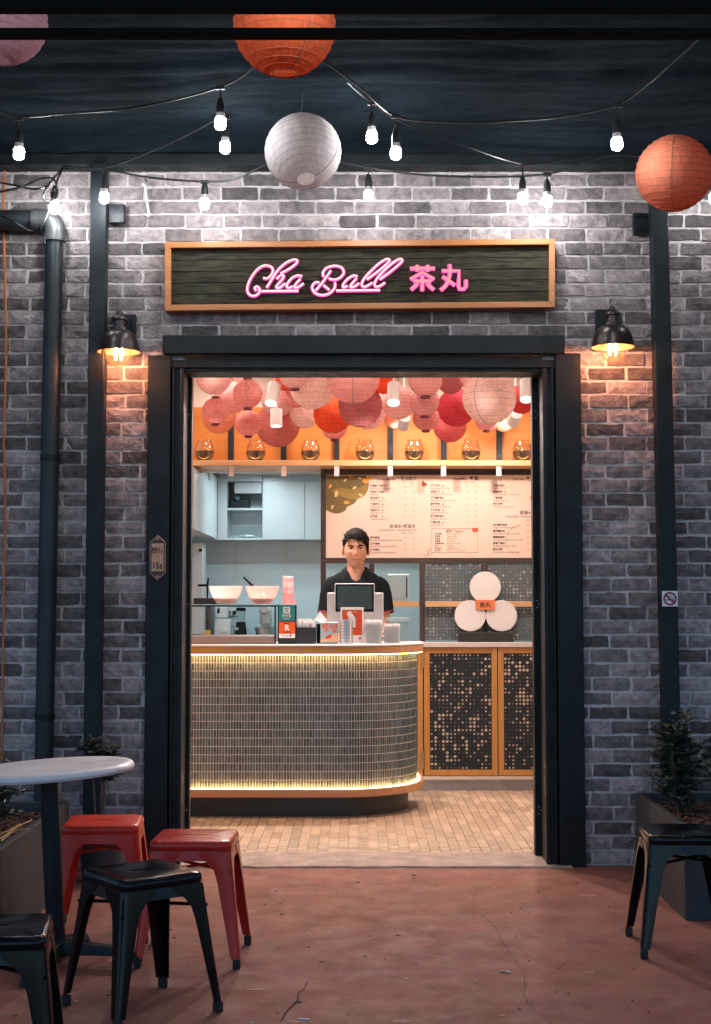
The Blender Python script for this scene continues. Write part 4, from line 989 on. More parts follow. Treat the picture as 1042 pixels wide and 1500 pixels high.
# ------------------------------------------------------------------ timber frame, menu board, screens
t = thing('timber_screen', 'dark timber frame of posts and rails behind the counter', 'partition', (0.55, 11.1, 0))
FY0, FY1 = 11.035, 11.10
def fx(px): return P(px, 800, FY0).x
def fz(py): return P(521, py, FY0).z
mb = MB(); mb.box(fx(470), fx(796), FY0, FY1, fz(824.5), fz(817.5)); obj('rail', mb, M['dark_wood'], t, bev=0.003)
mb = MB(); mb.box(fx(470), fx(796), FY0, FY1, fz(695.5), fz(683)); obj('rail', mb, M['dark_wood'], t, bev=0.003)
mb = MB(); mb.box(fx(470), fx(477.5), FY0 + 0.001, FY1 - 0.001, 0.012, fz(683)); obj('post', mb, M['dark_wood_v'], t, bev=0.003)
for a, b in ((541, 548.5), (615, 622.5), (706.5, 714)):
    mb = MB(); mb.box(fx(a), fx(b), FY0 + 0.002, FY1 - 0.002, 0.012 if b < 700 else 1.012, fz(825)); obj('post', mb, M['dark_wood_v'], t, bev=0.003)
mb = MB(); mb.box(fx(549), fx(614.5), 11.05, 11.25, fz(888.5), fz(881)); obj('shelf_board', mb, M['pine'], t, bev=0.002)
mb = MB(); mb.box(fx(623), fx(796), 10.985, 11.034, fz(888.5), fz(881)); obj('shelf_board', mb, M['pine'], t, bev=0.002)
def perforated(x0, x1, z0, z1, Y, pitch, seed, th=0.004, bias=(0.42, 0.28, 0.18, 0.12)):
    r = random.Random(seed); mb = MB(); nx = max(1, round((x1 - x0) / pitch)); nz = max(1, round((z1 - z0) / pitch)); px_, pz_ = (x1 - x0) / nx, (z1 - z0) / nz
    A8 = [math.pi / 4 * k + math.pi / 4 for k in range(8)]
    for j in range(nz):
        for i in range(nx):
            cx_, cz_ = x0 + (i + 0.5) * px_, z0 + (j + 0.5) * pz_
            f = 0.5 + 0.9 * noise.noise((i * 0.23 + seed, j * 0.23, seed * 1.3)); q = r.random() * 0.75 + 0.25 * (1 - f)
            rad = (0.05, 0.13, 0.28, 0.41)[0 if q < bias[0] else 1 if q < bias[0] + bias[1] else 2 if q < 1 - bias[3] else 3] * pitch
            hx, hz = px_ / 2, pz_ / 2
            sq = [(hx, hz), (0, hz), (-hx, hz), (-hx, 0), (-hx, -hz), (0, -hz), (hx, -hz), (hx, 0)]
            V = [(cx_ + a, Y, cz_ + b) for a, b in sq] + [(cx_ + rad * math.cos(a), Y, cz_ + rad * math.sin(a)) for a in A8] + [(cx_ + rad * math.cos(a), Y + th, cz_ + rad * math.sin(a)) for a in A8]
            mb.add(V, [(k, (k + 1) % 8, 8 + (k + 1) % 8, 8 + k) for k in range(8)] + [(8 + k, 8 + (k + 1) % 8, 16 + (k + 1) % 8, 16 + k) for k in range(8)])
    return mb
pg = mat('peg_screen', (0.10, 0.125, 0.135), 0.5)
bk = mat('backlight_white', (0.80, 0.80, 0.79), 0.6)  # white sheet added behind the holes, standing in for the lit kitchen
for (a, b, c, d, sd) in ((623, 706, 825, 880.5, 1), (714.5, 796, 825, 880.5, 2), (623, 706, 889, 937.5, 3), (714.5, 796, 889, 937.5, 4)):
    mb = perforated(fx(a), fx(b), fz(d), fz(c), 11.052, 0.0262, sd, bias=(0.26, 0.26, 0.28, 0.20)); s_ = obj('perforated_panel', mb, pg, t)
    mb = MB(); mb.box(fx(a), fx(b), 11.060, 11.066, fz(d), fz(c)); obj('panel_backing', mb, bk, s_)

# menu board
MY = 11.028
paper = mat('menu_paper', (0.80, 0.60, 0.49), 0.55, var=0.03, scale=5)
t = thing('menu_board', 'long peach drinks menu board printed with tea tree and price lists', 'menu board', P(630, 757, MY))
a, b = P(477.8, 817, MY), P(796, 696, MY)
mb = MB(); mb.box(a.x, b.x, MY, FY0 + 0.001, a.z, b.z); obj('board', mb, paper, t)
ol = mat('print_olive', (0.17, 0.11, 0.028), 0.6, var=0.15, scale=6); ol2 = mat('print_olive_light', (0.30, 0.185, 0.035), 0.6); org = mat('print_orange', (0.80, 0.33, 0.04), 0.6); crm = mat('print_cream', (0.72, 0.50, 0.28), 0.6)
brown = mat('print_brown', (0.030, 0.015, 0.014), 0.6); tan = mat('print_tan', (0.17, 0.080, 0.055), 0.6); redp = mat('print_red', (0.62, 0.075, 0.035), 0.6); melon = mat('print_melon', (0.40, 0.06, 0.05), 0.6)
def m1(x, y): q = P(470 + x / 6.13, 690 + y / 6.13, MY); return (q.x, q.z)
def m2(x, y): q = P(620 + x / 6.13, 690 + y / 6.13, MY); return (q.x, q.z)
MS = MY / F / 6.13
def blob(pts, k=5):
    q = spline([Vector((x, 0, y)) for x, y in pts], k); return [(p.x, p.z) for p in q]
mb = MB(); mb.prism([m1(*p) for p in [(49, 40), (405, 40)] + blob([(405, 40), (430, 95), (425, 165), (385, 225), (330, 250)])[1:] + blob([(330, 250), (300, 292), (240, 320)])[1:] + blob([(240, 320), (210, 362), (130, 382), (49, 350)])[1:]], MY - 0.001, MY - 0.0005); obj('tree_print', mb, ol, t)
mb = MB(); mb.prism([m1(*p) for p in blob([(90, 175), (180, 225), (300, 255), (370, 230), (420, 175), (410, 120), (300, 165), (180, 150), (90, 175)])], MY - 0.0016, MY - 0.0011); obj('tree_print_light', mb, ol2, t)
def leafp(mb, f, x, y, l, w, ang):
    pts = [(x + math.cos(ang) * l * math.cos(q) - math.sin(ang) * w * math.sin(q), y + math.sin(ang) * l * math.cos(q) + math.cos(ang) * w * math.sin(q)) for q in [2 * math.pi * k / 14 for k in range(14)]]
    mb.prism([f(*p) for p in pts], MY - 0.0022, MY - 0.0017)
mb = MB()
for (x, y, l, w, an) in ((85, 138, 22, 12, -1.1), (270, 46, 18, 9, -0.3), (232, 282, 26, 14, 0.0), (400, 90, 30, 20, 0.6), (432, 66, 26, 20, -0.4)): leafp(mb, m1, x, y, l, w, an)
leafp(mb, m2, 968, 245, 10, 20, 0); obj('orange_leaves_print', mb, org, t)
mb = MB()
for (x, y, l, w, an) in ((140, 205, 30, 15, -1.4), (220, 82, 18, 9, -0.6), (305, 150, 22, 11, -0.5), (360, 215, 20, 11, 0.5), (105, 322, 20, 10, -1.2), (352, 66, 20, 10, 0.3)): leafp(mb, m1, x, y, l, w, an)
obj('cream_leaves_print', mb, crm, t)
mb = MB(); mb.prism([m1(*p) for p in ((915, 85), (962, 122), (940, 138), (905, 138))], MY - 0.001, MY - 0.0005); obj('melon_print', mb, melon, t)
HD = MB(); TN = MB(); RD = MB(); TY = MY - 0.0012
def tx(mb, f, s, x, y, h, al='LEFT', b=0.0, sx=1.0): q = f(x, y); text(mb, s, q[0], q[1], h * MS * 1.25, TY, al, b, sx)
def item(f, zh, en, x, y, prices=(), flame=False):
    tx(HD, f, zh, x, y + 8, 17, 'LEFT', 0.03); tx(TN, f, en, x, y + 31, 16, 'LEFT', 0.0, 0.86)
    for p, xp in prices: tx(TN, f, p, xp, y + 8, 13, 'LEFT', 0.01)
    if flame: q = f(x + 110, y + 2); RD.disc(q[0], TY, q[1], 7.5 * MS, 6, 0.0004)
pz = (('6.5', 750), ('7.5', 825)); pz2 = (('5.5', 388), ('6.5', 462))
tx(HD, m1, 'Cheese Mousse', 502, 82, 21, 'LEFT', 0.008, 1.0); tx(HD, m1, '芝士奶蓋', 715, 82, 30, 'LEFT', 0.02); tx(TN, m1, '500ml   700ml', 725, 111, 15)
for i, (z_, e_) in enumerate((('玫瑰奶蓋烏龍茶', 'Black Tea with Cheese Cream'), ('宇治抹茶奶蓋', 'Uji Matcha'), ('炭焙烏龍', 'Roasted Oolong Tea'), ('茉莉綠茶', 'Jasmine Green Tea'), ('金牌紅茶', 'Classic Black Tea'), ('鐵觀音', 'Tieguanyin Green Tea'))): item(m1, z_, e_, 445, 132 + 55 * i, pz, i > 0)
tx(HD, m1, '氣泡水+蝶豆花', 852, 508, 28, 'RIGHT', 0.012); tx(HD, m1, 'Sparkling Water + Butterfly Pea Tea', 855, 537, 17, 'RIGHT', 0.0, 1.05); tx(TN, m1, '500ml   700ml', 725, 562, 15)
for i, (z_, e_) in enumerate((('夢幻星空', 'Butterfly Pea Sparkling Water with Yogurt'), ('粉紅海岸', 'Pink Sunset Fruity Sparkling Water'), ('火龍果味', 'Tropical Ribbon Sparkling Water'))): item(m1, z_, e_, 445, 597 + 55 * i, pz)
tx(HD, m2, 'Fresh Milk', 275, 78, 21, 'LEFT', 0.008); tx(HD, m2, '鮮奶', 420, 80, 32, 'LEFT', 0.03); tx(TN, m2, '500ml   700ml', 362, 108, 15)
for i, (z_, e_) in enumerate((('黑糖珍珠', 'Brown Sugar Mochi Milk'), ('宇治抹茶', 'Uji Matcha Milk (Mochi Ball)'), ('黑糖薑鮮奶', 'Roasted Brown Sugar with Milk'), ('烏龍鮮奶', 'Roasted Oolong Milk Tea'), ('紅茶鮮奶', 'Classic Black Milk Tea'), ('鐵觀音鮮奶', 'Tieguanyin Milk Tea'), ('茉莉鮮奶', 'Jasmine Milk Tea'))): item(m2, z_, e_, 68, 130 + 55 * i, pz2, True)
tx(HD, m2, '配料  Topping', 285, 548, 21, 'CENTER', 0.006)
for i, (z_, e_) in enumerate((('黑糖珍珠', 'Brown Sugar Ball'), ('珍珠球', 'Tapioca Ball'), ('椰果凍', 'Rainbow Jelly'), ('芋圓球', 'Taro Ball'), ('火龍果珍珠', 'Dragon Fruit Ball'), ('布丁', 'Pudding'), ('芝士奶蓋', 'Cheese Mousse'), ('抹茶奶蓋', 'Matcha Cheese Mousse'))):
    y = 570 + 21.5 * i; tx(HD, m2, z_, 104, y, 13, 'LEFT', 0.02); tx(TN, m2, e_, 214, y, 14); tx(TN, m2, '1', 455, y, 13)
tx(HD, m2, 'Fruit Tea', 803, 78, 21, 'LEFT', 0.008); tx(HD, m2, '鮮果茶', 930, 80, 30, 'LEFT', 0.03)
for i, (z_, e_) in enumerate((('繽紛水果茶', 'Fruit Bomb Tea'), ('香橙鳳梨', 'Citrus Sky Orange + Pineapple Tea'), ('芒果百香', 'Tropical Mango Tea'), ('楊枝甘露', 'Hot Lovers Grapefruit Tea'))): item(m2, z_, e_, 628, 130 + 55 * i, (), i == 1)
tx(HD, m2, '沙冰+', 968, 388, 32, 'RIGHT', 0.03); tx(HD, m2, 'Smoothies + Rainbow', 972, 416, 20, 'RIGHT', 0.004); tx(TN, m2, '500ml', 965, 448, 15, 'RIGHT')
for i, (z_, e_) in enumerate((('火龍果牛奶冰', 'Dragon Fruit Milk Smoothies'), ('黃金蜜桃冰', 'Yellow Diamond Peach Smoothies'), ('晨曦奇異果', 'Sunrise Diamond Kiwi Fruit Smoothies'), ('紫雨芒果冰', 'Purple Rain Mango Smoothies'), ('夏日沙灘', 'Summer Beach Strawberry Mango'))): item(m2, z_, e_, 628, 483 + 55 * i, (('8.5', 935),))
obj('lettering', HD, brown, t); obj('small_lettering', TN, tan, t); obj('red_marks', RD, redp, t)
mb = MB(); q = [m2(*p) for p in ((78, 518), (490, 518), (490, 733), (78, 733))]; mb.tube([Vector((x, TY, z)) for x, z in q + q[:1]], 0.0016, 4)
for (f, x, y, r, a0, a1) in ((m2, 880, 620, 135, 1.7, 4.7), (m2, 750, 95, 55, 0.2, 4.0), (m1, 560, 130, 110, -2.9, -0.3), (m1, 760, 80, 70, 0.3, 2.8)):
    pp = [f(x + r * math.cos(a0 + (a1 - a0) * k / 24), y + r * math.sin(a0 + (a1 - a0) * k / 24)) for k in range(25)]; mb.tube([Vector((u, TY, v)) for u, v in pp], 0.0011, 4)
for (x0, y0, x1, y1) in ((0, 745, 38, 765), (35, 700, 48, 760), (45, 755, 70, 690), (60, 760, 85, 730)): u, v = m2(x0, y0), m2(x1, y1); mb.tube([Vector((u[0], TY, u[1])), Vector((v[0], TY, v[1]))], 0.002, 4)
obj('line_drawing', mb, mat('print_line', (0.45, 0.21, 0.09), 0.6), t, kind='stuff')
mb = MB(); mb.prism([m2(*p) for p in ((437, 512), (497, 512), (490, 548), (447, 548))], TY - 0.0006, TY); obj('cup_print', mb, redp, t)

# three white discs mounted on the screen, with a name plate
t = thing('disc_sign', 'three round white discs with an orange name plate on the perforated screen', 'sign', P(710, 900, 10.97))
wd = mat('disc_white', (0.74, 0.70, 0.685), 0.45)
k = 10.96 / F
for i, (x, y, r) in enumerate(((711, 860, 22.8), (689, 902, 22.8), (735, 902, 22.8))):
    q = P(x, y, 10.955); mb = MB(); mb.disc(q.x, 10.955 + 0.004 * i, q.z, r * k, 40, 0.012); obj('disc', mb, wd, t, bev=0.002)
q = P(711, 886, 10.95); op = mat('plate_orange', (0.72, 0.19, 0.075), 0.5); w, h = 14.5 * k, 7.2 * k
mb = MB(); mb.prism([(q.x - w, q.z + h), (q.x - w * 0.97, q.z - h * 0.6), (q.x - w * 0.8, q.z - h), (q.x + w * 0.8, q.z - h), (q.x + w * 0.97, q.z - h * 0.6), (q.x + w, q.z + h)], 10.945, 10.9545); pl_ = obj('name_plate', mb, op, t, bev=0.001)
mb = MB(); text(mb, '茶丸', q.x, q.z - 3.2 * k, 8.5 * k, 10.944, 'CENTER', 0.015); obj('lettering', mb, brown, pl_)
mb = MB(); mb.box(P(672, 930, 10.97).x, P(752, 930, 10.97).x, 10.935, 11.02, 1.013, P(521, 926, 10.97).z); obj('stand_foot', mb, M['dark_plinth'], t, bev=0.003)

# back bar cabinet with two perforated doors
t = thing('back_cabinet', 'low back cabinet with orange timber doors and black perforated panels', 'cabinet', (1.15, 11.0, 0))
CYf = 10.85
def cx(px): return P(px, 1040, CYf).x
zt0, zt1, zd0 = P(521, 948, CYf).z, P(521, 941, CYf).z, P(521, 1136, CYf).z
mb = MB(); mb.box(cx(614), XR - 0.01, 10.82, 11.034, zt0, zt1); obj('worktop', mb, M['pale_top'], t, bev=0.003)
mb = MB(); mb.box(cx(613), XR - 0.01, 10.895, 11.030, 0.014, zt0 - 0.001); obj('carcass', mb, M['dark_plinth'], t)
mb = MB(); mb.box(cx(612.5), cx(620), CYf, 10.894, zd0 - 0.004, zt0 - 0.001); obj('end_stile', mb, M['door_wood'], t, bev=0.002)
bk2 = mat('door_backing', (0.85, 0.66, 0.50), 0.6)
for (a, b, sd) in ((621.5, 728.8, 11), (730, 838, 12)):
    x0, x1 = cx(a), cx(b); fwid = 0.043; zt = zt0 - 0.003
    d_ = MB(); d_.box(x0, x0 + fwid, CYf - 0.008, CYf + 0.018, zd0, zt); dr = obj('door', d_, M['door_wood'], t, bev=0.002)
    for (p, q_, r_, s_) in ((x1 - fwid, x1, zd0, zt), (x0 + fwid + 0.0005, x1 - fwid - 0.0005, zd0, zd0 + fwid), (x0 + fwid + 0.0005, x1 - fwid - 0.0005, zt - fwid, zt)):
        m_ = MB(); m_.box(p, q_, CYf - 0.008, CYf + 0.018, r_, s_); obj('door_rail', m_, M['door_wood'], dr, bev=0.002)
    m_ = perforated(x0 + fwid, x1 - fwid, zd0 + fwid, zt - fwid, CYf + 0.003, 0.0285, sd, 0.003, (0.40, 0.20, 0.18, 0.22)); obj('perforated_panel', m_, M['peg_black'], dr)
    m_ = MB(); m_.box(x0 + fwid - 0.01, x1 - fwid + 0.01, CYf + 0.0064, CYf + 0.0090, zd0 + fwid - 0.01, zt - fwid + 0.01); obj('panel_backing', m_, bk2, dr)
    if sd == 11:
        brs = mat('hinge_brass', (0.75, 0.55, 0.32), 0.25, metal=0.9)
        for py in (965, 1113):
            c_ = P(619.5, py, CYf - 0.012); m_ = MB(); m_.lathe([(0.0085, -0.066), (0.0085, 0.066)], 10, (c_.x, CYf - 0.012, c_.z), 'Z', True, True); obj('hinge', m_, brs, dr, smooth=True)

# ------------------------------------------------------------------ service counter
AX, AY, AR = -0.115, 9.26, 0.51
CBK = 9.50
def cpath(off, n=22):
    pts = [(XL + 0.004, AY - AR - off), (AX, AY - AR - off)]
    for k in range(1, n + 1):
        a = -math.pi / 2 + (math.pi / 2) * k / n; pts.append((AX + (AR + off) * math.cos(a), AY + (AR + off) * math.sin(a)))
    pts.append((AX + AR + off, CBK)); return pts
def slab(off, z0, z1, back=CBK):
    p = cpath(off); p = p + [(XL + 0.004, back)]; n = len(p); mb = MB()
    mb.add([(x, y, z0) for x, y in p] + [(x, y, z1) for x, y in p], [tuple(reversed(range(n))), tuple(range(n, 2 * n))] + [(i, (i + 1) % n, (i + 1) % n + n, i + n) for i in range(n)])
    return mb
t = thing('service_counter', 'curved service counter faced with slim dark tiles and lit by warm strips', 'counter', (-0.5, 9.1, 0))
zR0, zR1, zT0, zT1, zTop = 0.138, 0.188, 1.003, 1.050, 1.062
obj('plinth', slab(-0.055, 0.012, zR0 - 0.001), M['dark_plinth'], t, smooth=True)
obj('bottom_rim', slab(0.045, zR0, zR1), M['counter_wood'], t, smooth=True, bev=0.006)
grt = mat('tile_grout', (0.60, 0.54, 0.49), 0.8)
obj('core', slab(0.0, zR1 + 0.001, zT0 - 0.001), grt, t, smooth=True)
obj('top_band', slab(0.045, zT0, zT1), M['counter_wood'], t, smooth=True, bev=0.003)
obj('worktop', slab(0.048, zT1 + 0.001, zTop), M['pale_top'], t, smooth=True, bev=0.004)
tl = mat('finger_tile', (0.068, 0.095, 0.097), 0.3, rand='island', randamt=0.5, var=0.0, spec=0.6)
mb = MB(); pts = cpath(0.0, 90); seglen = [0]
for a, b in zip(pts[:-1], pts[1:]): seglen.append(seglen[-1] + math.dist(a, b))
def at(s):
    import bisect
    i = min(max(bisect.bisect_right(seglen, s) - 1, 0), len(pts) - 2); f = (s - seglen[i]) / max(1e-9, seglen[i + 1] - seglen[i])
    a, b = Vector((*pts[i], 0)), Vector((*pts[i + 1], 0)); d = (b - a).normalized(); return a.lerp(b, f), d, Vector((d.y, -d.x, 0))
nrow = 16; rp = (zT0 - zR1) / nrow; tp = 0.0172; s = 0.0; r = random.Random(8)
s_start = 0.25
ncols = int((seglen[-1] - s_start - 0.01) / tp)
for i in range(ncols):
    c, d, nrm = at(s_start + (i + 0.5) * tp); w = tp / 2 - 0.0017
    for j in range(nrow):
        z0 = zR1 + j * rp + 0.0022; z1 = zR1 + (j + 1) * rp - 0.0022; pr_ = 0.0030 + r.uniform(-0.0008, 0.0008); ch = 0.0016
        V = [c - d * w, c + d * w]; a, b = V
        mb.add([a + Vector((0, 0, z0)), b + Vector((0, 0, z0)), b + Vector((0, 0, z1)), a + Vector((0, 0, z1)),
                a + d * ch + nrm * pr_ + Vector((0, 0, z0 + ch)), b - d * ch + nrm * pr_ + Vector((0, 0, z0 + ch)), b - d * ch + nrm * pr_ + Vector((0, 0, z1 - ch)), a + d * ch + nrm * pr_ + Vector((0, 0, z1 - ch))],
               [(0, 1, 5, 4), (1, 2, 6, 5), (2, 3, 7, 6), (3, 0, 4, 7), (4, 5, 6, 7)])
obj('finger_tiles', mb, tl, t, kind='stuff')
M['led'] = mat_emit('led', (1.0, 0.56, 0.21), LED_E)
def ribbon(off0, off1, z0, z1):
    a, b = cpath(off0), cpath(off1); n = len(a); m_ = MB()
    m_.add([(x, y, z0) for x, y in a] + [(x, y, z0) for x, y in b] + [(x, y, z1) for x, y in b] + [(x, y, z1) for x, y in a],
           [(k * n + i, k * n + i + 1, ((k + 1) % 4) * n + i + 1, ((k + 1) % 4) * n + i) for k in range(4) for i in range(n - 1)])
    return m_
obj('light_strip', ribbon(0.022, 0.038, zT0 - 0.0022, zT0 - 0.0006), M['led'], t)
obj('light_strip', ribbon(0.010, 0.022, zR1 + 0.0006, zR1 + 0.0022), M['led'], t)

# ------------------------------------------------------------------ things on the counter
BZ = zTop
gran = mat('granite', (0.20, 0.13, 0.11), 0.3, col2=(0.34, 0.24, 0.21), scale=70)
t = thing('glass_display', 'glass display case with thin black frame on the counter', 'display case', (-1.0, 9.0, BZ))
gx1 = P(405, 900, 8.86).x; gz = P(521, 886, 8.86).z
mb = MB(); mb.box(XL + 0.05, gx1 - 0.014, 8.86, 9.24, BZ + 0.001, P(521, 932, 8.86).z); obj('stone_base', mb, gran, t, bev=0.003)
for y in (8.86, 9.23):
    mb = MB(); mb.box(XL + 0.05, gx1, y, y + 0.010, gz - 0.012, gz - 0.003); obj('top_bar', mb, M['black_paint'], t)
    mb = MB(); mb.box(gx1 - 0.012, gx1 - 0.002, y + 0.0005, y + 0.0095, BZ + 0.001, gz - 0.012); obj('corner_post', mb, M['black_paint'], t)
gls = mat_glass('pane_glass', (0.94, 0.97, 0.97), 0.05)
mb = MB(); mb.box(XL + 0.05, gx1 - 0.002, 8.862, 9.238, gz - 0.0025, gz + 0.0025); obj('glass_top', mb, gls, t)
mb = MB(); mb.box(XL + 0.05, gx1 - 0.013, 8.864, 8.867, P(521, 932, 8.86).z + 0.001, gz - 0.012); obj('glass_front', mb, gls, t)
for (px, colr, fill, lab) in ((258, (0.85, 0.52, 0.50), (0.80, 0.30, 0.22), 'pink plastic bowl at the shop door edge of the glass case'), (331, (0.92, 0.84, 0.83), (0.90, 0.20, 0.05), 'white plastic bowl with orange contents on the glass case'), (384.5, (0.90, 0.64, 0.62), (0.90, 0.32, 0.14), 'pink plastic bowl with a spoon on the glass case')):
    Yb = 9.05; c = P(px, 886, Yb); c.z = gz + 0.0035; b_ = thing('mixing_bowl', lab, 'bowl', c, 0, 'plastic bowls on the glass case')
    bmt = mat_glass('bowl_plastic', (0.98, 0.92, 0.9), 0.08, 0.15, 0.62, colr)
    mb = MB(); mb.lathe([(0.001, 0.0), (0.048, 0.0), (0.062, 0.012), (0.085, 0.048), (0.100, 0.084), (0.107, 0.112), (0.109, 0.114), (0.105, 0.113), (0.097, 0.084), (0.082, 0.050), (0.058, 0.014), (0.001, 0.006)], 32, c); obj('bowl_shell', mb, bmt, b_, smooth=True)
    mb = MB(); mb.lathe([(0.001, 0.007), (0.056, 0.015), (0.074, 0.040), (0.06, 0.047), (0.001, 0.043)], 24, c); obj('contents', mb, mat('bowl_fill', fill, 0.4, var=0.2, scale=60, bump=0.6, bscale=60), b_, smooth=True)
    if px > 380:
        sp = thing('spoon', 'black handled spoon standing in the pink bowl', 'spoon', c + Vector((0, 0, 0.05)))
        mb = MB(); a_ = c + Vector((0.0, 0.02, 0.05)); e_ = P(356.5, 845, 9.05); mb.tube([a_, a_.lerp(e_, 0.55), e_], [0.004, 0.0085, 0.005], 8); obj('handle', mb, M['black_gloss'], sp, True)
        mb = MB(); mb.sphere(a_, (0.02, 0.012, 0.014), 12, 8); obj('spoon_head', mb, M['steel'], sp, True)
c = P(424, 886, 9.12); c.z = BZ; t = thing('cup_stack', 'tall stack of clear and pink plastic cups beside the payment signs', 'cups', c)
k = 9.12 / F; zb_ = c.z; mb = MB(); zt_ = P(424, 862, 9.12).z; nn = 0; z = BZ + 0.001
cupm = mat_glass('cup_plastic', (0.97, 0.93, 0.93), 0.12, 0.1, 0.45, (0.90, 0.72, 0.72)); cupm2 = mat_glass('cup_pink', (0.97, 0.9, 0.9), 0.12, 0.1, 0.6, (0.85, 0.42, 0.44))
zc = [BZ + 0.001 + 0.0118 * i for i in range(36)]
for i, z in enumerate(zc):
    big = i < 23; r0, r1 = (0.033, 0.0455) if big else (0.027, 0.037)
    tp_ = 0.0118
    mb = MB(); mb.lathe([(r0 + 0.006, z), (r1 - 0.003, z + tp_ * 0.55), (r1, z + tp_ * 0.7), (r1, z + tp_ * 0.95), (r1 - 0.003, z + tp_ * 0.98)], 20, (c.x - (0 if big else 0.008), c.y, 0)); obj('cup', mb, cupm if (i % 5 < 3 and not 20 < i < 27) else cupm2, t, smooth=True)
# black straw caddy with payment signs
bxm = mat('caddy_black', (0.014, 0.016, 0.018), 0.5)
t = thing('straw_caddy', 'black box of wrapped straws behind the payment signs', 'caddy', (P(435, 940, 8.86).x, 8.9, BZ))
x0, x1 = P(407.5, 930, 8.86).x, P(462.5, 930, 8.86).x; zt = P(521, 919, 8.86).z; zt2 = P(521, 886, 8.86).z; xm = P(434, 930, 8.86).x
mb = MB(); mb.box(x0, xm, 8.865, 8.96, BZ + 0.001, zt2); mb.box(xm + 0.001, x1, 8.86, 9.0, BZ + 0.001, zt); obj('box', mb, bxm, t, bev=0.002)
mb = MB(); r = random.Random(2)
for _ in range(110):
    xa, ya = r.uniform(xm + 0.012, x1 - 0.012), r.uniform(8.875, 8.985); h = r.uniform(0.02, 0.055)
    mb.tube([(xa, ya, zt - 0.02), (xa + r.uniform(-.015, .015), ya + r.uniform(-.012, .012), zt + h)], 0.0035, 5)
obj('straws', mb, mat_glass('straw_wrap', (0.95, 0.95, 0.95), 0.1, 0.2, 0.8, (0.85, 0.82, 0.83)), t, kind='stuff')
t = thing('payment_sign', 'teal and orange payment method placards fixed to the black box', 'sign', (P(420, 910, 8.85).x, 8.858, BZ))
wht = mat('print_white', (0.85, 0.83, 0.82), 0.5); teal = mat('sign_teal', (0.020, 0.235, 0.255), 0.4); orng = mat('sign_orange', (0.86, 0.115, 0.010), 0.4)
def rect(px0, px1, py0, py1, Y, y1=None):
    a, b = P(px0, py1, Y), P(px1, py0, Y); m_ = MB(); m_.box(a.x, b.x, Y, y1 or Y + 0.0012, a.z, b.z); return m_
Yp = 8.855
pt = obj('teal_card', rect(408.7, 431.8, 885.5, 909.5, Yp, 8.862), teal, t, bev=0.0015); po = obj('orange_card', rect(408.9, 432.5, 910.8, 934.5, Yp, 8.8615), orng, t, bev=0.0015)
k = Yp / F
obj('logo_field', rect(415, 425, 889, 899, Yp - 0.0012, Yp - 0.0002), wht, pt)
mb = MB(); q = P(420, 897.3, Yp); text(mb, '支', q.x, q.z, 9.0 * k, Yp - 0.0016, 'CENTER', 0.01); obj('logo_mark', mb, teal, pt)
mb = MB(); q = P(420, 903.8, Yp); text(mb, '支付宝', q.x, q.z, 4.6 * k, Yp - 0.0012, 'CENTER', 0.012); q = P(420, 907, Yp); text(mb, 'ALIPAY', q.x, q.z, 2.3 * k, Yp - 0.0012, 'CENTER', 0.01, 1.2); obj('lettering', mb, wht, pt)
obj('white_strip', rect(408.9, 432.5, 928.6, 934.5, Yp - 0.0012, Yp - 0.0002), wht, po)
mb = MB(); q = P(420.5, 923, Yp); text(mb, 'R', q.x, q.z, 11 * k, Yp - 0.0012, 'CENTER', 0.045); obj('logo_mark', mb, wht, po)
mb = MB(); q = P(420.5, 914.2, Yp); text(mb, '扫码支付', q.x, q.z, 2.4 * k, Yp - 0.0012, 'CENTER', 0.03); q = P(420.5, 926.6, Yp); text(mb, 'RoundPay', q.x, q.z, 2.9 * k, Yp - 0.0012, 'CENTER', 0.03); obj('lettering', mb, ink, po)
mb = MB()
for i, xq in enumerate((415.5, 420.6)): q = P(xq, 931.3, Yp); mb.lathe([(1.5 * k, 0), (1.0 * k, 0)], 12, (q.x, Yp - 0.0016, q.z), 'Y')
obj('round_marks', mb, teal, po); obj('red_mark', rect(424.3, 427.2, 929.6, 932.7, Yp - 0.0018, Yp - 0.0013), mat('mark_red', (0.6, 0.03, 0.03), 0.5), po)
# napkin holder with paper
t = thing('napkin_holder', 'steel napkin holder with a loose white paper slip beside the printed tin', 'napkin holder', P(468, 941, 8.95)); t.location.z = BZ
mb = MB(); a_ = P(463.8, 940, 8.93); b_ = P(470, 914, 8.93); mb.box(a_.x, b_.x, 8.93, 9.03, BZ + 0.001, b_.z); obj('holder', mb, M['black_gloss'], t, bev=0.002)
mb = MB(); V = [P(461, 907, 8.95), P(469, 895.5, 8.96), P(479, 908, 8.95), P(471, 913, 8.94)]; mb.add(V + [p + Vector((0, 0.006, 0)) for p in V], [(0, 1, 2, 3), (7, 6, 5, 4), (0, 4, 5, 1), (1, 5, 6, 2), (2, 6, 7, 3), (3, 7, 4, 0)]); obj('paper_slip', mb, wht, t)
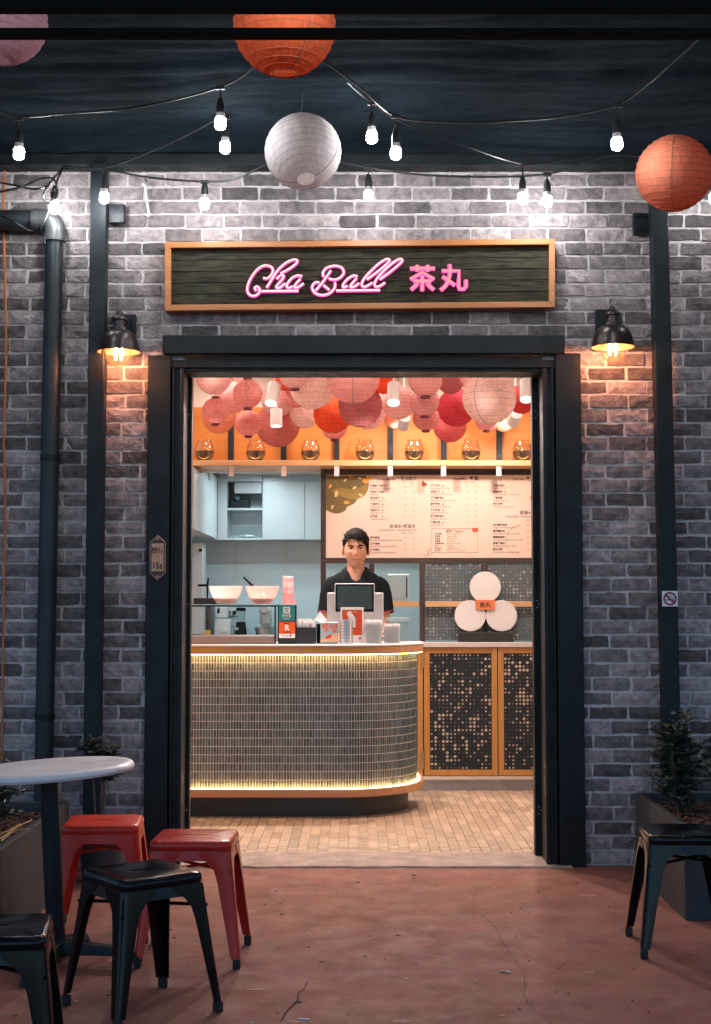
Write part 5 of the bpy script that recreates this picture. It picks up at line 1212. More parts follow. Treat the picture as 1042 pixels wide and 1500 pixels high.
# printed tin
t = thing('printed_tin', 'square tin printed with red blossoms on pale blue', 'tin', P(483, 941, 8.9)); t.location.z = BZ
a_, b_ = P(469.5, 940, 8.88), P(496, 911.5, 8.88)
mb = MB(); mb.box(a_.x, b_.x, 8.88, 8.98, BZ + 0.001, b_.z); tb = obj('tin_body', mb, mat('tin_blue', (0.36, 0.47, 0.50), 0.4), t, bev=0.004)
mb = MB()
for (x, y, r_) in ((474, 917, 3.0), (479, 915, 2.6), (478.5, 922.5, 3.4), (485.5, 918, 3.4), (490, 924, 3.2), (492.5, 917, 3.0)): q = P(x, y, 8.88); mb.disc(q.x, 8.8785, q.z, r_ * 8.88 / F, 10, 0.001)
obj('blossom_print', mb, mat('blossom', (0.72, 0.17, 0.13), 0.5), tb)
q = [P(*p, 8.88) for p in ((470, 936.5), (476, 935), (487, 930), (495.5, 927), (495.5, 940), (470, 940))]; mb = MB(); mb.prism([(p.x, p.z) for p in q], 8.8782, 8.8795); obj('peach_print', mb, mat('tin_peach', (0.80, 0.47, 0.28), 0.5), tb)
q = [P(*p, 8.88) for p in ((476, 936), (478, 932), (483, 929.5), (487, 931), (484, 935))]; mb = MB(); mb.prism([(p.x, p.z) for p in q], 8.877, 8.878); obj('koi_print', mb, mat('koi_red', (0.62, 0.05, 0.04), 0.5), tb)
# steel straw holder with holes
t = thing('steel_holder', 'perforated steel cutlery cylinder in front of the orange poster', 'cutlery holder', P(508, 941, 8.84)); t.location.z = BZ
c = P(507.5, 940, 8.84); c.z = BZ + 0.001; hh = P(521, 907.5, 8.84).z - BZ; rr = 9.6 * 8.84 / F
mb = MB(); mb.lathe([(0.001, 0), (rr, 0), (rr, hh), (rr * 0.94, hh), (rr * 0.94, 0.006)], 28, c); sb_ = obj('cylinder', mb, M['steel'], t, smooth=True)
mb = MB()
for i in range(7):
    for j in range(12):
        a = 2 * math.pi * j / 12; d = Vector((math.cos(a), math.sin(a), 0)); p = c + d * (rr * 0.985) + Vector((0, 0, hh * (0.12 + 0.125 * i))); mb.tube([p, p + d * 0.0018], 0.0034, 7)
obj('holes', mb, ink, sb_, kind='stuff')
# poster in acrylic stand
t = thing('poster_stand', 'white framed orange poster standing upright on the counter', 'poster', (P(516, 940, 8.93).x, 8.93, BZ)); Yq = 8.93
obj('stand', rect(499, 533, 890, 941.2, Yq, Yq + 0.006), wht, t, bev=0.0015); op_ = obj('poster', rect(501.5, 530.5, 893.5, 930.5, Yq - 0.0012, Yq - 0.0002), mat('poster_orange', (0.72, 0.085, 0.018), 0.45), t)
mb = MB(); q = [P(*p, Yq) for p in ((508, 898), (513, 895), (518, 901), (521, 905), (521, 919), (512, 919), (512, 908))]; mb.prism([(p.x, p.z) for p in q], Yq - 0.0022, Yq - 0.0014); q = P(516, 897.5, Yq); text(mb, 'SCAN  PAY', q.x, q.z, 2.4 * Yq / F, Yq - 0.0018, 'CENTER', 0.01, 1.2); obj('white_print', mb, wht, op_)
obj('red_mark', rect(526, 529.5, 933.5, 936.5, Yq - 0.0014, Yq - 0.0002), mat('mark_red2', (0.55, 0.03, 0.03), 0.5), t)
# straw holders
sw = mat_glass('straw_white', (0.95, 0.95, 0.95), 0.1, 0.25, 0.88, (0.86, 0.82, 0.82))
for (xa, xb, yt, lab, Yh) in ((534.5, 560, 909, 'taller clear holder packed with white straws', 8.88), (563, 587, 915, 'shorter clear holder packed with white straws near the counter end', 8.95)):
    a_, b_ = P(xa, 940, Yh), P(xb, yt, Yh); t = thing('straw_holder', lab, 'straw holder', ((a_.x + b_.x) / 2, Yh + 0.05, BZ))
    mb = MB(); w_ = 0.002; y1_ = Yh + 0.10; ztp = b_.z - 0.018
    for q in ((a_.x, b_.x, Yh, Yh + w_), (a_.x, b_.x, y1_ - w_, y1_), (a_.x, a_.x + w_, Yh + w_, y1_ - w_), (b_.x - w_, b_.x, Yh + w_, y1_ - w_)): mb.box(*q, BZ + 0.001, ztp)
    mb.box(a_.x + w_, b_.x - w_, Yh + w_, y1_ - w_, BZ + 0.001, BZ + 0.004); obj('clear_box', mb, gls, t)
    mb = MB(); n_ = 11
    for i in range(n_):
        for j in range(8):
            xq = a_.x + 0.006 + (b_.x - a_.x - 0.012) * (i + 0.5 * (j % 2) * 0.9) / (n_ - 0.5); yq = Yh + 0.008 + (0.084) * j / 7
            mb.tube([(xq, yq, BZ + 0.006), (xq + r.uniform(-.002, .002), yq, b_.z + r.uniform(-0.006, 0.006))], 0.0045, 6)
    obj('straws', mb, sw, t, kind='stuff')
# till: silver body, tilted screen facing the customer
t = thing('till', 'silver till with a black customer screen in front of the man', 'till', (P(520, 940, 9.15).x, 9.15, BZ))
gry = mat('till_silver', (0.46, 0.42, 0.42), 0.35, metal=0.2); scr = mat('till_screen', (0.035, 0.045, 0.050), 0.12)
Yt = 9.20; a_, b_ = P(479.5, 915, Yt), P(562, 868, Yt); mb = MB(); mb.box(a_.x, b_.x, Yt, Yt + 0.03, P(521, 925, Yt).z, b_.z); obj('back_display', mb, gry, t, bev=0.008)
mb = MB(); mb.box(P(497, 940, Yt).x, P(546, 940, Yt).x, Yt - 0.02, Yt + 0.02, BZ + 0.001, P(521, 890, Yt).z); mb.box(P(490, 940, Yt).x, P(552, 940, Yt).x, Yt - 0.09, Yt + 0.10, BZ + 0.001, BZ + 0.03); obj('stand', mb, gry, t, bev=0.004)
Yt = 9.12; a_, b_ = P(490.5, 897.5, Yt), P(549, 854.5, Yt); mb = MB(); mb.box(a_.x, b_.x, Yt, Yt + 0.028, a_.z, b_.z); fs = obj('customer_display', mb, gry, t, bev=0.007)
mb = MB(); mb.box(a_.x + 0.005, b_.x - 0.005, Yt - 0.002, Yt + 0.0002, a_.z + 0.005, b_.z - 0.005); obj('bezel', mb, M['black_gloss'], fs, bev=0.004)
mb = MB(); mb.box(a_.x + 0.017, b_.x - 0.017, Yt - 0.0032, Yt - 0.0022, a_.z + 0.022, b_.z - 0.016); obj('screen', mb, scr, fs)
# glass canister at the back of the counter
a_, b_ = P(566, 938, 9.36), P(599, 905, 9.36); t = thing('glass_canister', 'square glass canister with steel lid on the counter end', 'canister', ((a_.x + b_.x) / 2, 9.41, BZ))
mb = MB(); mb.box(a_.x, b_.x, 9.36, 9.47, BZ + 0.001, b_.z - 0.022); obj('glass_box', mb, mat_glass('canister_glass', (0.80, 0.90, 0.90), 0.12, 0.02, 0.15, (0.6, 0.7, 0.7)), t, bev=0.004)
mb = MB(); mb.box(a_.x - 0.004, b_.x + 0.004, 9.356, 9.474, b_.z - 0.021, b_.z); obj('lid', mb, mat('canister_lid', (0.28, 0.36, 0.38), 0.3, metal=0.5), t, bev=0.005)

# ------------------------------------------------------------------ kitchen behind
cw = M['cabinet_white']
t = thing('wall_cabinets', 'white wall cabinets with an open niche above the kitchen bench', 'cabinet', (-0.5, 12.6, 1.87))
KF = 12.45
def kx(px, Y=KF): return P(px, 740, Y).x
def kz(py, Y=KF): return P(521, py, Y).z
zB, zT = kz(791), 2.433
for (a, b) in ((386, 446.5), (447.3, 505), (505.8, 566), (566.8, 627)):
    mb = MB(); mb.box(kx(a), kx(b), KF, KF + 0.018, zB + 0.004, kz(705)); obj('cabinet_door', mb, cw, t, bev=0.002)
mb = MB(); mb.box(kx(384.5), kx(640), KF + 0.0185, KY - 0.002, zB, zT); obj('carcass', mb, cw, t)
x0, x1 = kx(333), kx(384)
for bx_ in ((x0, x1, KF, KY - 0.002, zB, zB + 0.018), (x0, x1, KF + 0.01, KY - 0.002, kz(747), kz(744)), (x0, x1, KF, KY - 0.002, kz(705), zT), (x0 - 0.08, x0 - 0.0005, KF, KY - 0.002, zB, zT)):
    mb = MB(); mb.box(*bx_); obj('niche_board', mb, cw, t)
mb = MB(); mb.box(kx(343), kx(383), KF + 0.05, KY - 0.1, kz(722), kz(706)); obj('upper_box', mb, cw, t, bev=0.003)
xl = kx(320) - 0.002
for (ya, yb) in ((10.60, 11.18), (11.185, 11.80), (11.805, 12.36)):
    mb = MB(); mb.box(xl - 0.018, xl, ya, yb, zB + 0.004, 2.325 if ya < 11.2 else 2.40); obj('cabinet_door', mb, cw, t, bev=0.002)
mb = MB(); mb.box(XL + 0.003, xl - 0.019, 10.60, 11.108, zB, 2.33); obj('side_carcass', mb, cw, t)
mb = MB(); mb.box(XL + 0.003, xl - 0.019, 11.226, KY - 0.002, zB, 2.43); obj('side_carcass', mb, cw, t)
mb = MB(); mb.box(xl - 0.019, kx(333) - 0.081, KF + 0.01, KY - 0.003, zB, zT); obj('corner_filler', mb, cw, t)
t = thing('network_box', 'black device with cables in the kitchen cabinet niche', 'device', (kx(352), 12.6, kz(744))); 
mb = MB(); mb.box(kx(336), kx(364), 12.55, 12.70, kz(743.8), kz(730)); mb.box(kx(336), kx(363), 12.56, 12.7, kz(729.5), kz(726)); obj('case', mb, M['black_steel'], t, bev=0.004)
mb = MB(); mb.sphere(P(348, 730, 12.53), 0.022, 12, 8); obj('knob', mb, mat('knob_teal', (0.05, 0.16, 0.18), 0.25), t, True)
t = thing('folded_bags', 'clear plastic bags piled in the lower cabinet niche', 'bags', (kx(358), 12.6, zB + 0.018))
mb = MB(); r = random.Random(6)
for _ in range(9): mb.sphere((kx(r.uniform(348, 372)), 12.58 + r.uniform(-.06, .06), zB + 0.024 + r.uniform(0, 0.02)), (r.uniform(.03, .06), .04, r.uniform(.006, .014)), 10, 6)
obj('bag_pile', mb, mat('bag_plastic', (0.75, 0.78, 0.8), 0.25), t, True)
t = thing('kitchen_bench', 'white kitchen bench along the back wall', 'bench', (-0.2, 12.5, 0))
mb = MB(); mb.box(XL + 0.003, XR - 0.003, 12.18, KY - 0.002, 0.90, 0.925); obj('bench_top', mb, M['steel'], t, bev=0.003)
mb = MB(); mb.box(XL + 0.003, XR - 0.003, 12.22, KY - 0.003, 0.012, 0.899); obj('base_units', mb, cw, t)
mb = MB(); mb.box(XL + 0.004, XR - 0.004, KY - 0.010, KY - 0.0025, 0.93, kz(826, KY)); sp_ = obj('splashback', mb, mat('splash', (0.66, 0.80, 0.84), 0.25), t)
mb = MB()
for x in (kx(347, KY), kx(420, KY), kx(500, KY)): mb.box(x - 0.002, x + 0.002, KY - 0.012, KY - 0.0101, 0.93, 1.86)
obj('splash_joints', mb, M['pale_top'], sp_)
BE = 0.926; YA = 12.38
def kp(px, py): return P(px, py, YA)
# dark oven front at the left, sauce boxes, water boiler, blender, mixer
t = thing('dark_oven', 'dark steel box oven at the left end of the kitchen bench', 'oven', (kp(296, 900).x, 12.5, BE)); a_, b_ = kp(262, 940), kp(309, 888)
mb = MB(); mb.box(a_.x, b_.x, 12.36, 12.7, BE, b_.z); obj('oven_case', mb, mat('oven_steel', (0.07, 0.075, 0.08), 0.3, metal=0.6, var=0.2, scale=6, stretch=(1, 1, 9)), t, bev=0.004)
mb = MB(); mb.box(b_.x - 0.22, b_.x - 0.02, 12.345, 12.358, BE + 0.05, b_.z - 0.05); obj('oven_window', mb, M['black_gloss'], t, bev=0.003)
t = thing('sachet_box', 'small red and yellow sachet box in front of the oven', 'box', (kp(301, 930).x, 12.28, BE))
for (a, b, c_) in ((293.5, 299.3, (0.70, 0.16, 0.05)), (299.6, 308, (0.78, 0.42, 0.06))):
    mb = MB(); p_, q_ = P(a, 930, 12.26), P(b, 923, 12.26); mb.box(p_.x, q_.x, 12.26, 12.33, BE, q_.z); obj('carton', mb, mat('carton', c_, 0.5), t, bev=0.002)
t = thing('water_boiler', 'white water boiler with a black tap on the kitchen bench', 'boiler', (kp(326, 930).x, 12.5, BE)); a_, b_ = kp(313.5, 940), kp(338, 888)
mb = MB(); mb.box(a_.x, b_.x, YA, 12.62, BE, kp(326, 907).z); mb.box(a_.x + 0.004, b_.x - 0.03, YA + 0.02, 12.6, kp(326, 905).z, kp(326, 889).z); obj('boiler_body', mb, mat('boiler_white', (0.72, 0.74, 0.75), 0.35), t, bev=0.01)
mb = MB(); p_ = kp(321, 893); mb.tube([p_ + Vector((0, 0, 0.01)), p_ + Vector((0, -0.05, 0)), p_ + Vector((0, -0.05, -0.03))], 0.010, 8); obj('tap', mb, M['black_gloss'], t, True)
mb = MB(); p_ = kp(329.5, 923); mb.lathe([(0.018, -0.012), (0.018, 0)], 16, (p_.x, YA, p_.z), 'Y', True); obj('dial', mb, wht, t, True)
t = thing('blender', 'countertop blender with black base and clear jug', 'blender', (kp(352.5, 930).x, 12.4, BE)); xb_ = kp(352.5, 930).x
mb = MB(); mb.lathe([(0.056, 0.0), (0.056, 0.02), (0.050, 0.15), (0.040, kp(0, 911).z - BE)], 24, (xb_, 12.42, BE), capb=True); obj('motor_base', mb, M['black_steel'], t, True)
z0_ = kp(0, 911).z; z1_ = kp(0, 895).z; mb = MB(); mb.lathe([(0.032, z0_), (0.041, z1_)], 20, (xb_, 12.42, 0)); obj('jug', mb, mat_glass('jug', (0.85, 0.9, 0.9), 0.15), t, True)
mb = MB(); mb.lathe([(0.043, z1_), (0.044, z1_ + 0.02), (0.035, z1_ + 0.03), (0.001, z1_ + 0.032)], 20, (xb_, 12.42, 0), capb=True); obj('lid', mb, M['black_gloss'], t, True)
mb = MB(); p_ = kp(347.5, 921); mb.lathe([(0.013, -0.01), (0.013, 0)], 14, (p_.x, 12.372, p_.z), 'Y', True); obj('knob', mb, M['steel'], t, True)
t = thing('stand_mixer', 'white stand mixer with a steel bowl on the kitchen bench', 'mixer', (kp(388, 930).x, 12.42, BE)); xm_ = kp(388, 930).x
wm = mat('mixer_white', (0.70, 0.71, 0.72), 0.3)
mb = MB(); mb.box(xm_ - 0.07, xm_ + 0.07, 12.34, 12.66, BE, BE + 0.03); mb.box(xm_ - 0.045, xm_ + 0.045, 12.55, 12.65, BE + 0.031, 1.21); obj('column', mb, wm, t, bev=0.012)
mb = MB(); mb.sphere((xm_, 12.46, kp(0, 894).z), (0.056, 0.2, 0.056), 20, 14); mb.lathe([(0.045, kp(0, 913).z), (0.042, kp(0, 894).z)], 20, (xm_, 12.36, 0)); obj('motor_head', mb, wm, t, True)
mb = MB(); mb.lathe([(0.030, -0.006), (0.034, 0.0)], 18, (xm_, 12.262, kp(0, 893).z), 'Y', True); obj('hub_cap', mb, M['steel'], t, True)
mb = MB(); zc_ = BE + 0.03; zb2 = kp(0, 919).z; mb.lathe([(0.045, zc_), (0.06, zc_ + 0.02), (0.085, zb2 - 0.02), (0.088, zb2), (0.084, zb2)], 24, (xm_, 12.38, 0), capb=True); obj('bowl', mb, M['steel'], t, True)
t = thing('power_outlet', 'double power outlet with black plugs on the splashback', 'outlet', (kx(338, KY), KY - 0.012, kz(897, KY)))
mb = MB(); p_ = P(339.5, 897, KY); mb.box(p_.x - 0.06, p_.x + 0.06, KY - 0.020, KY - 0.0121, p_.z - 0.035, p_.z + 0.035); obj('face_plate', mb, wht, t, bev=0.003)
for d_ in (-0.022, 0.028): mb = MB(); mb.lathe([(0.016, -0.03), (0.018, 0)], 12, (p_.x + d_, KY - 0.021, p_.z), 'Y', True, True); obj('plug', mb, M['black_gloss'], t, True)
mb = MB(); mb.tube([(p_.x - 0.022, KY - 0.05, p_.z), (p_.x, KY - 0.07, p_.z - 0.08), (p_.x + 0.03, KY - 0.06, p_.z - 0.16), (p_.x + 0.02, KY - 0.08, 0.93)], 0.004, 6, smooth=5); obj('lead', mb, M['cable'], t, True)
t = thing('water_heater', 'tall pale grey water heater panel by the left kitchen wall', 'water heater', (-1.45, 11.95, 0.926)); xh = P(297, 820, 11.9).x
mb = MB(); mb.box(XL + 0.02, xh, 11.9, 12.15, 1.05, P(521, 795, 11.9).z); obj('case', mb, mat('heater_grey', (0.48, 0.52, 0.54), 0.4, metal=0.3), t, bev=0.006)
mb = MB(); mb.box(XL + 0.02, XL + 0.20, 11.9, 12.15, 0.012, 1.049); obj('pedestal', mb, cw, t)
p_ = P(294, 806, 11.895); mb = MB(); mb.lathe([(0.014, -0.008), (0.014, 0)], 14, (p_.x, 11.895, p_.z), 'Y', True); obj('gauge', mb, M['black_gloss'], t, True)
t = thing('beer_tap', 'black lever tap on a dark box behind the pink bowls', 'tap', (P(303, 886, 9.2).x, 9.2, gz))
mb = MB(); a_, b_ = P(284, 885, 9.16), P(318, 876, 9.16); mb.box(a_.x, b_.x, 9.14, 9.225, gz + 0.0035, b_.z); obj('drip_box', mb, bxm, t, bev=0.003)
mb = MB(); q = P(304, 870, 9.2); mb.tube([Vector((q.x, 9.2, b_.z)), q + Vector((0, 0, -0.01)), P(304, 857, 9.2), P(305.5, 846, 9.2)], [0.004, 0.006, 0.007, 0.005], 8); mb.tube([P(290, 857.5, 9.2), P(306, 857.5, 9.2)], 0.008, 8); obj('lever', mb, M['black_gloss'], t, True)
# window shelf: glass fronted fridge box
a_, b_ = P(568, 880, 11.15), P(600, 841, 11.15)
t = thing('chiller_box', 'small glass fronted chiller on the timber window shelf', 'chiller', ((a_.x + b_.x) / 2, 11.18, fz(881)))
mb = MB(); zq = fz(881) + 0.001; mb.box(a_.x, b_.x, 11.12, 11.24, zq, b_.z); obj('case', mb, mat('chiller_grey', (0.50, 0.58, 0.60), 0.3, metal=0.3), t, bev=0.004)
mb = MB(); mb.box(a_.x + 0.012, b_.x - 0.03, 11.114, 11.119, zq + 0.02, b_.z - 0.012); obj('glass_door', mb, mat('chiller_glass', (0.34, 0.43, 0.45), 0.12), t)
mb = MB(); mb.box(b_.x - 0.026, b_.x - 0.018, 11.105, 11.119, zq + 0.03, b_.z - 0.02); obj('handle', mb, M['black_gloss'], t)

# kitchen downlights: the first is seen, the others added to brighten the wall
def downlight(x, y, power, label, zc=2.4345, col=(0.78, 0.95, 1.0), group='kitchen downlights'):
    t = thing('downlight', label, 'downlight', (x, y, zc - 0.0045), 0, group)
    mb = MB(); mb.lathe([(0.10, zc), (0.105, zc - 0.0065), (0.082, zc - 0.0085), (0.080, zc)], 28, (x, y, 0)); obj('trim_ring', mb, wht, t, True)
    mb = MB(); mb.lathe([(0.0005, zc - 0.0035), (0.079, zc - 0.0035)], 28, (x, y, 0)); obj('diffuser', mb, mat_emit('downlight_glow', col, power), t)
downlight(P(387, 693, 12.2).x, 12.0, KIT_E, 'round white downlight in the kitchen ceiling left of the menu board')
downlight(-0.75, 11.5, KIT_E, 'added unseen white downlight in the kitchen ceiling close behind the jar shelf')
downlight(0.35, 11.7, KIT_E, 'added unseen white downlight in the kitchen ceiling behind the menu board')

for x in (-0.95, 0.0, 0.95):  # unseen downlights added to brighten the lanterns and the floor
    for y in (8.35, 9.55, 10.55):
        downlight(x, y, CEIL_E, 'added unseen warm downlight in the shop ceiling above the lanterns', CEIL - 0.0005, (1.0, 0.78, 0.66), 'added shop downlights')

# ------------------------------------------------------------------ ceiling spotlights over the counter
spm = mat('spot_white', (0.74, 0.70, 0.69), 0.4)
def spotlight(px, py, Y, tgt, power, ang, label, L=0.15, R=0.042, col=(1.0, 0.86, 0.76), blend=0.6):
    c = P(px, py, Y); d = (Vector(tgt) - c).normalized(); t = thing('spotlight', label, 'spotlight', (c.x, c.y, CEIL), 0, 'white track spotlights among the lanterns')
    q = d.to_track_quat('Z', 'Y').to_matrix().to_4x4()
    T = Matrix.Translation(c) @ q
    mb = MB(); mb.lathe([(0.001, -L / 2), (R, -L / 2), (R, L / 2), (R * 0.9, L / 2), (R * 0.86, L / 2 - 0.012)], 24).xf(T); obj('can', mb, spm, t, True)
    mb = MB(); mb.lathe([(0.0005, L / 2 - 0.013), (R * 0.86, L / 2 - 0.013)], 24).xf(T); obj('lens', mb, M.setdefault('spot_lens', mat_emit('spot_lens', (1.0, 0.93, 0.88), 6.0)), t)
    b0 = c - d * L * 0.3
    mb = MB(); mb.tube([b0, Vector((b0.x, b0.y, b0.z + 0.07)), Vector((b0.x, b0.y, CEIL - 0.02))], 0.007, 8); mb.box(b0.x - 0.02, b0.x + 0.02, b0.y - 0.06, b0.y + 0.06, CEIL - 0.022, CEIL - 0.001); obj('stem', mb, spm, t)
    lamp('spot_light', 'SPOT', c + d * (L / 2 + 0.004), power, col, t, R * 0.8, Vector(tgt), math.radians(ang), blend)
spotlight(400, 577, 9.15, (-1.0, 7.9, 0.0), SP1, 115, 'white spotlight left of centre angled down to the left')
spotlight(405, 612, 9.75, (-0.55, 9.62, 1.0), SP2, 110, 'white spotlight pointing straight down under a pink lantern', L=0.12)
spotlight(577, 577, 9.15, (0.15, 7.6, 0.0), SP1, 120, 'white spotlight beside the small orange lantern angled down')
spotlight(592, 618, 10.0, (0.25, 11.03, 2.0), SP3, 105, 'white spotlight turned towards the middle of the menu board', L=0.11)
spotlight(771, 572, 9.25, (0.9, 7.8, 0.0), SP1, 110, 'white spotlight by the right door post angled down')
spotlight(754, 613, 10.0, (0.95, 11.03, 2.05), SP3, 105, 'white spotlight turned towards the right of the menu board', L=0.11)

# ------------------------------------------------------------------ lanterns inside the shop
PK = (0.88, 0.50, 0.49); LP_ = (0.90, 0.61, 0.59); PL_ = (0.91, 0.71, 0.67); CO = (0.88, 0.43, 0.40); PE = (0.86, 0.42, 0.27); OR = (0.82, 0.17, 0.07); MV = (0.58, 0.24, 0.25); HP = (0.72, 0.12, 0.16); SA = (0.68, 0.27, 0.24); RD_ = (0.66, 0.09, 0.10)
GI = 'paper lanterns under the shop ceiling'
for (px, py, r, Y, col, cap, lab) in (
        (313, 551, 28, 9.35, LP_, False, 'light pink lantern partly cut by the left end of the door head'),
        (316, 602, 20, 9.45, CO, True, 'small coral lantern with dark caps above the first tea jar'),
        (321, 612, 24, 10.15, PE, False, 'peach lantern behind the small coral capped lantern by the left post'),
        (341, 582, 24, 9.80, PK, False, 'pink lantern behind two coral capped lanterns'),
        (363, 577, 22, 9.25, CO, True, 'coral lantern with dark caps hanging beside the angled white spotlight'),
        (364, 620, 20, 9.60, CO, True, 'small coral lantern with dark caps above the second tea jar'),
        (407, 623, 33, 10.25, SA, False, 'large dusky salmon lantern between the second and third tea jars'),
        (408, 586, 25, 9.98, LP_, False, 'light pink lantern right behind the straight down spotlight'),
        (418, 553, 20, 9.75, OR, False, 'small red orange lantern above the angled spotlight'),
        (432, 547, 24, 9.15, LP_, True, 'pink lantern with dark caps in front of the large cream one'),
        (458, 567, 34, 9.45, PL_, False, 'large cream pink lantern over the third tea jar'),
        (434, 580, 18, 9.90, CO, False, 'coral lantern peeping out left of the large cream one'),
        (447, 606, 22, 10.10, PL_, False, 'pale cream lantern hanging low over the third tea jar'),
        (488, 607, 29, 9.85, OR, False, 'bright red orange lantern left of the large mauve lantern'),
        (490, 626, 19, 10.30, CO, True, 'small coral capped lantern under the bright red orange one'),
        (517, 553, 40, 9.05, PK, False, 'very large pink lantern at the middle of the doorway'),
        (528, 594, 33, 9.50, MV, False, 'large mauve lantern below the very large pink one'),
        (540, 604, 26, 10.05, LP_, False, 'light pink lantern behind the large mauve lantern'),
        (563, 560, 18, 9.45, OR, False, 'small red orange lantern left of the middle spotlight'),
        (584, 590, 25, 9.62, LP_, False, 'light pink lantern behind the middle angled spotlight'),
        (578, 611, 17, 10.25, PE, False, 'small peach lantern below the middle angled spotlight'),
        (623, 557, 25, 9.15, PK, True, 'topmost of three stacked pink capped lanterns'),
        (622, 589, 22, 9.40, PK, True, 'middle one of three stacked pink capped lanterns'),
        (624, 612, 20, 9.65, CO, True, 'lowest of three stacked pink capped lanterns'),
        (660, 558, 20, 9.50, MV, False, 'mauve lantern above the hot pink one'),
        (669, 597, 29, 9.75, HP, False, 'hot pink lantern left of the largest cream lantern'),
        (659, 624, 25, 10.20, (0.80, 0.24, 0.24), False, 'coral red lantern hanging low under the hot pink one'),
        (717, 583, 40, 9.30, PL_, False, 'largest cream pink lantern near the right door post'),
        (730, 547, 26, 8.85, PL_, False, 'cream lantern half hidden by the door head above the largest one'),
        (764, 585, 22, 9.75, RD_, False, 'dark red lantern by the right door post'),
        (713, 614, 18, 10.15, PK, True, 'small pink capped lantern under the largest cream lantern'),
        (738, 617, 16, 10.40, PE, False, 'small peach lantern beside the right menu spotlight'),
        (345, 552, 20, 10.3, PL_, False, 'cream lantern high behind the coral lantern by the spotlight'),
        (690, 552, 19, 10.2, LP_, False, 'light pink lantern high behind the largest cream lantern')):
    lantern(px, py, r, Y, col, lab, CEIL, GI, cap=cap, trans=0.55)

# ------------------------------------------------------------------ the man behind the counter
MX, MYp = P(521.5, 810, 9.78).x, 9.78
skin = mat('skin', (0.58, 0.290, 0.185), 0.5, var=0.10, scale=30, bump=0.08, bscale=160)
skin.node_tree.nodes['Principled BSDF'].inputs['Subsurface Weight'].default_value = 0.12
skin.node_tree.nodes['Principled BSDF'].inputs['Subsurface Radius'].default_value = (0.01, 0.004, 0.002)
hairm = mat('hair', (0.005, 0.0045, 0.0045), 0.55, var=0.5, scale=40, bump=1.0, bscale=55, stretch=(3, 1, 0.6), spec=0.25)
shirtm = mat('shirt_cloth', (0.007, 0.012, 0.016), 0.85, var=0.25, scale=7, bump=0.6, bscale=14, spec=0.2)
trim = mat('shirt_trim', (0.40, 0.035, 0.045), 0.7); trous = mat('trousers', (0.02, 0.02, 0.025), 0.85)
man = thing('person', 'man in a dark polo shirt with red trim standing behind the counter', 'person', (MX, MYp, 0.0))
HZ = 1.676
def head_pt(x, y, z, grow=0.0):
    """unit direction (face looks to -Y) to head surface"""
    w, dpt, h = 0.0800, 0.100, 0.126
    px, py, pz = x * w, y * dpt, z * h
    if z < 0:
        k = (-z) ** 1.6
        px *= 1 - 0.27 * k; py = py * (1 - 0.22 * k) - 0.012 * k
    else:
        px *= 1 + 0.03 * z
    if y < 0:
        py *= 0.93
        f = -y
        def g(cx_, cz_, sx_, sz_): return math.exp(-((px - cx_) / sx_) ** 2 - ((pz - cz_) / sz_) ** 2) * min(1, f * 1.6)
        py -= 0.0165 * g(0, -0.028, 0.0115, 0.014) + 0.009 * g(0, -0.003, 0.008, 0.026)          # nose tip and ridge
        py -= 0.004 * (g(0.015, -0.033, 0.009, 0.009) + g(-0.015, -0.033, 0.009, 0.009))          # nostrils
        py -= 0.0055 * (g(0.030, 0.030, 0.022, 0.010) + g(-0.030, 0.030, 0.022, 0.010))          # brow
        py += 0.0090 * (g(0.031, 0.011, 0.016, 0.012) + g(-0.031, 0.011, 0.016, 0.012))          # eye sockets
        py -= 0.0050 * (g(0.045, -0.022, 0.020, 0.020) + g(-0.045, -0.022, 0.020, 0.020))        # cheeks
        py -= 0.0060 * g(0, -0.059, 0.022, 0.008) ; py -= 0.006 * g(0, -0.071, 0.019, 0.007); py += 0.0055 * g(0, -0.0650, 0.026, 0.0030)   # lips
        py -= 0.0095 * g(0, -0.102, 0.026, 0.016); py += 0.003 * g(0, -0.083, 0.03, 0.007)        # chin
    n = Vector((x / w, y / dpt, z / h)).normalized()
    return Vector((px, py, pz)) + n * grow
def sph_dir(i, j, n, m):
    th = math.pi * i / n; ph = 2 * math.pi * j / m; return (math.sin(th) * math.cos(ph), math.sin(th) * math.sin(ph), math.cos(th))
body = MB(); n, m = 72, 96
V = [Vector((0, 0.01, HZ)) + head_pt(*sph_dir(i, j, n, m)) for i in range(n + 1) for j in range(m)]
body.add(V, [(i * m + j, (i + 1) * m + j, (i + 1) * m + (j + 1) % m, i * m + (j + 1) % m) for i in range(n) for j in range(m)])
# ears
for s in (-1, 1):
    e = MB().sphere((0, 0, 0), (0.0095, 0.019, 0.033), 14, 10); e.sphere((0.004 * s, -0.003, 0.0), (0.006, 0.010, 0.018), 10, 8)
    e.xf(Matrix.Translation((s * 0.0870, 0.014, HZ - 0.004)) @ Matrix.Rotation(s * 0.35, 4, 'Z')); body.add(e.v, e.f)
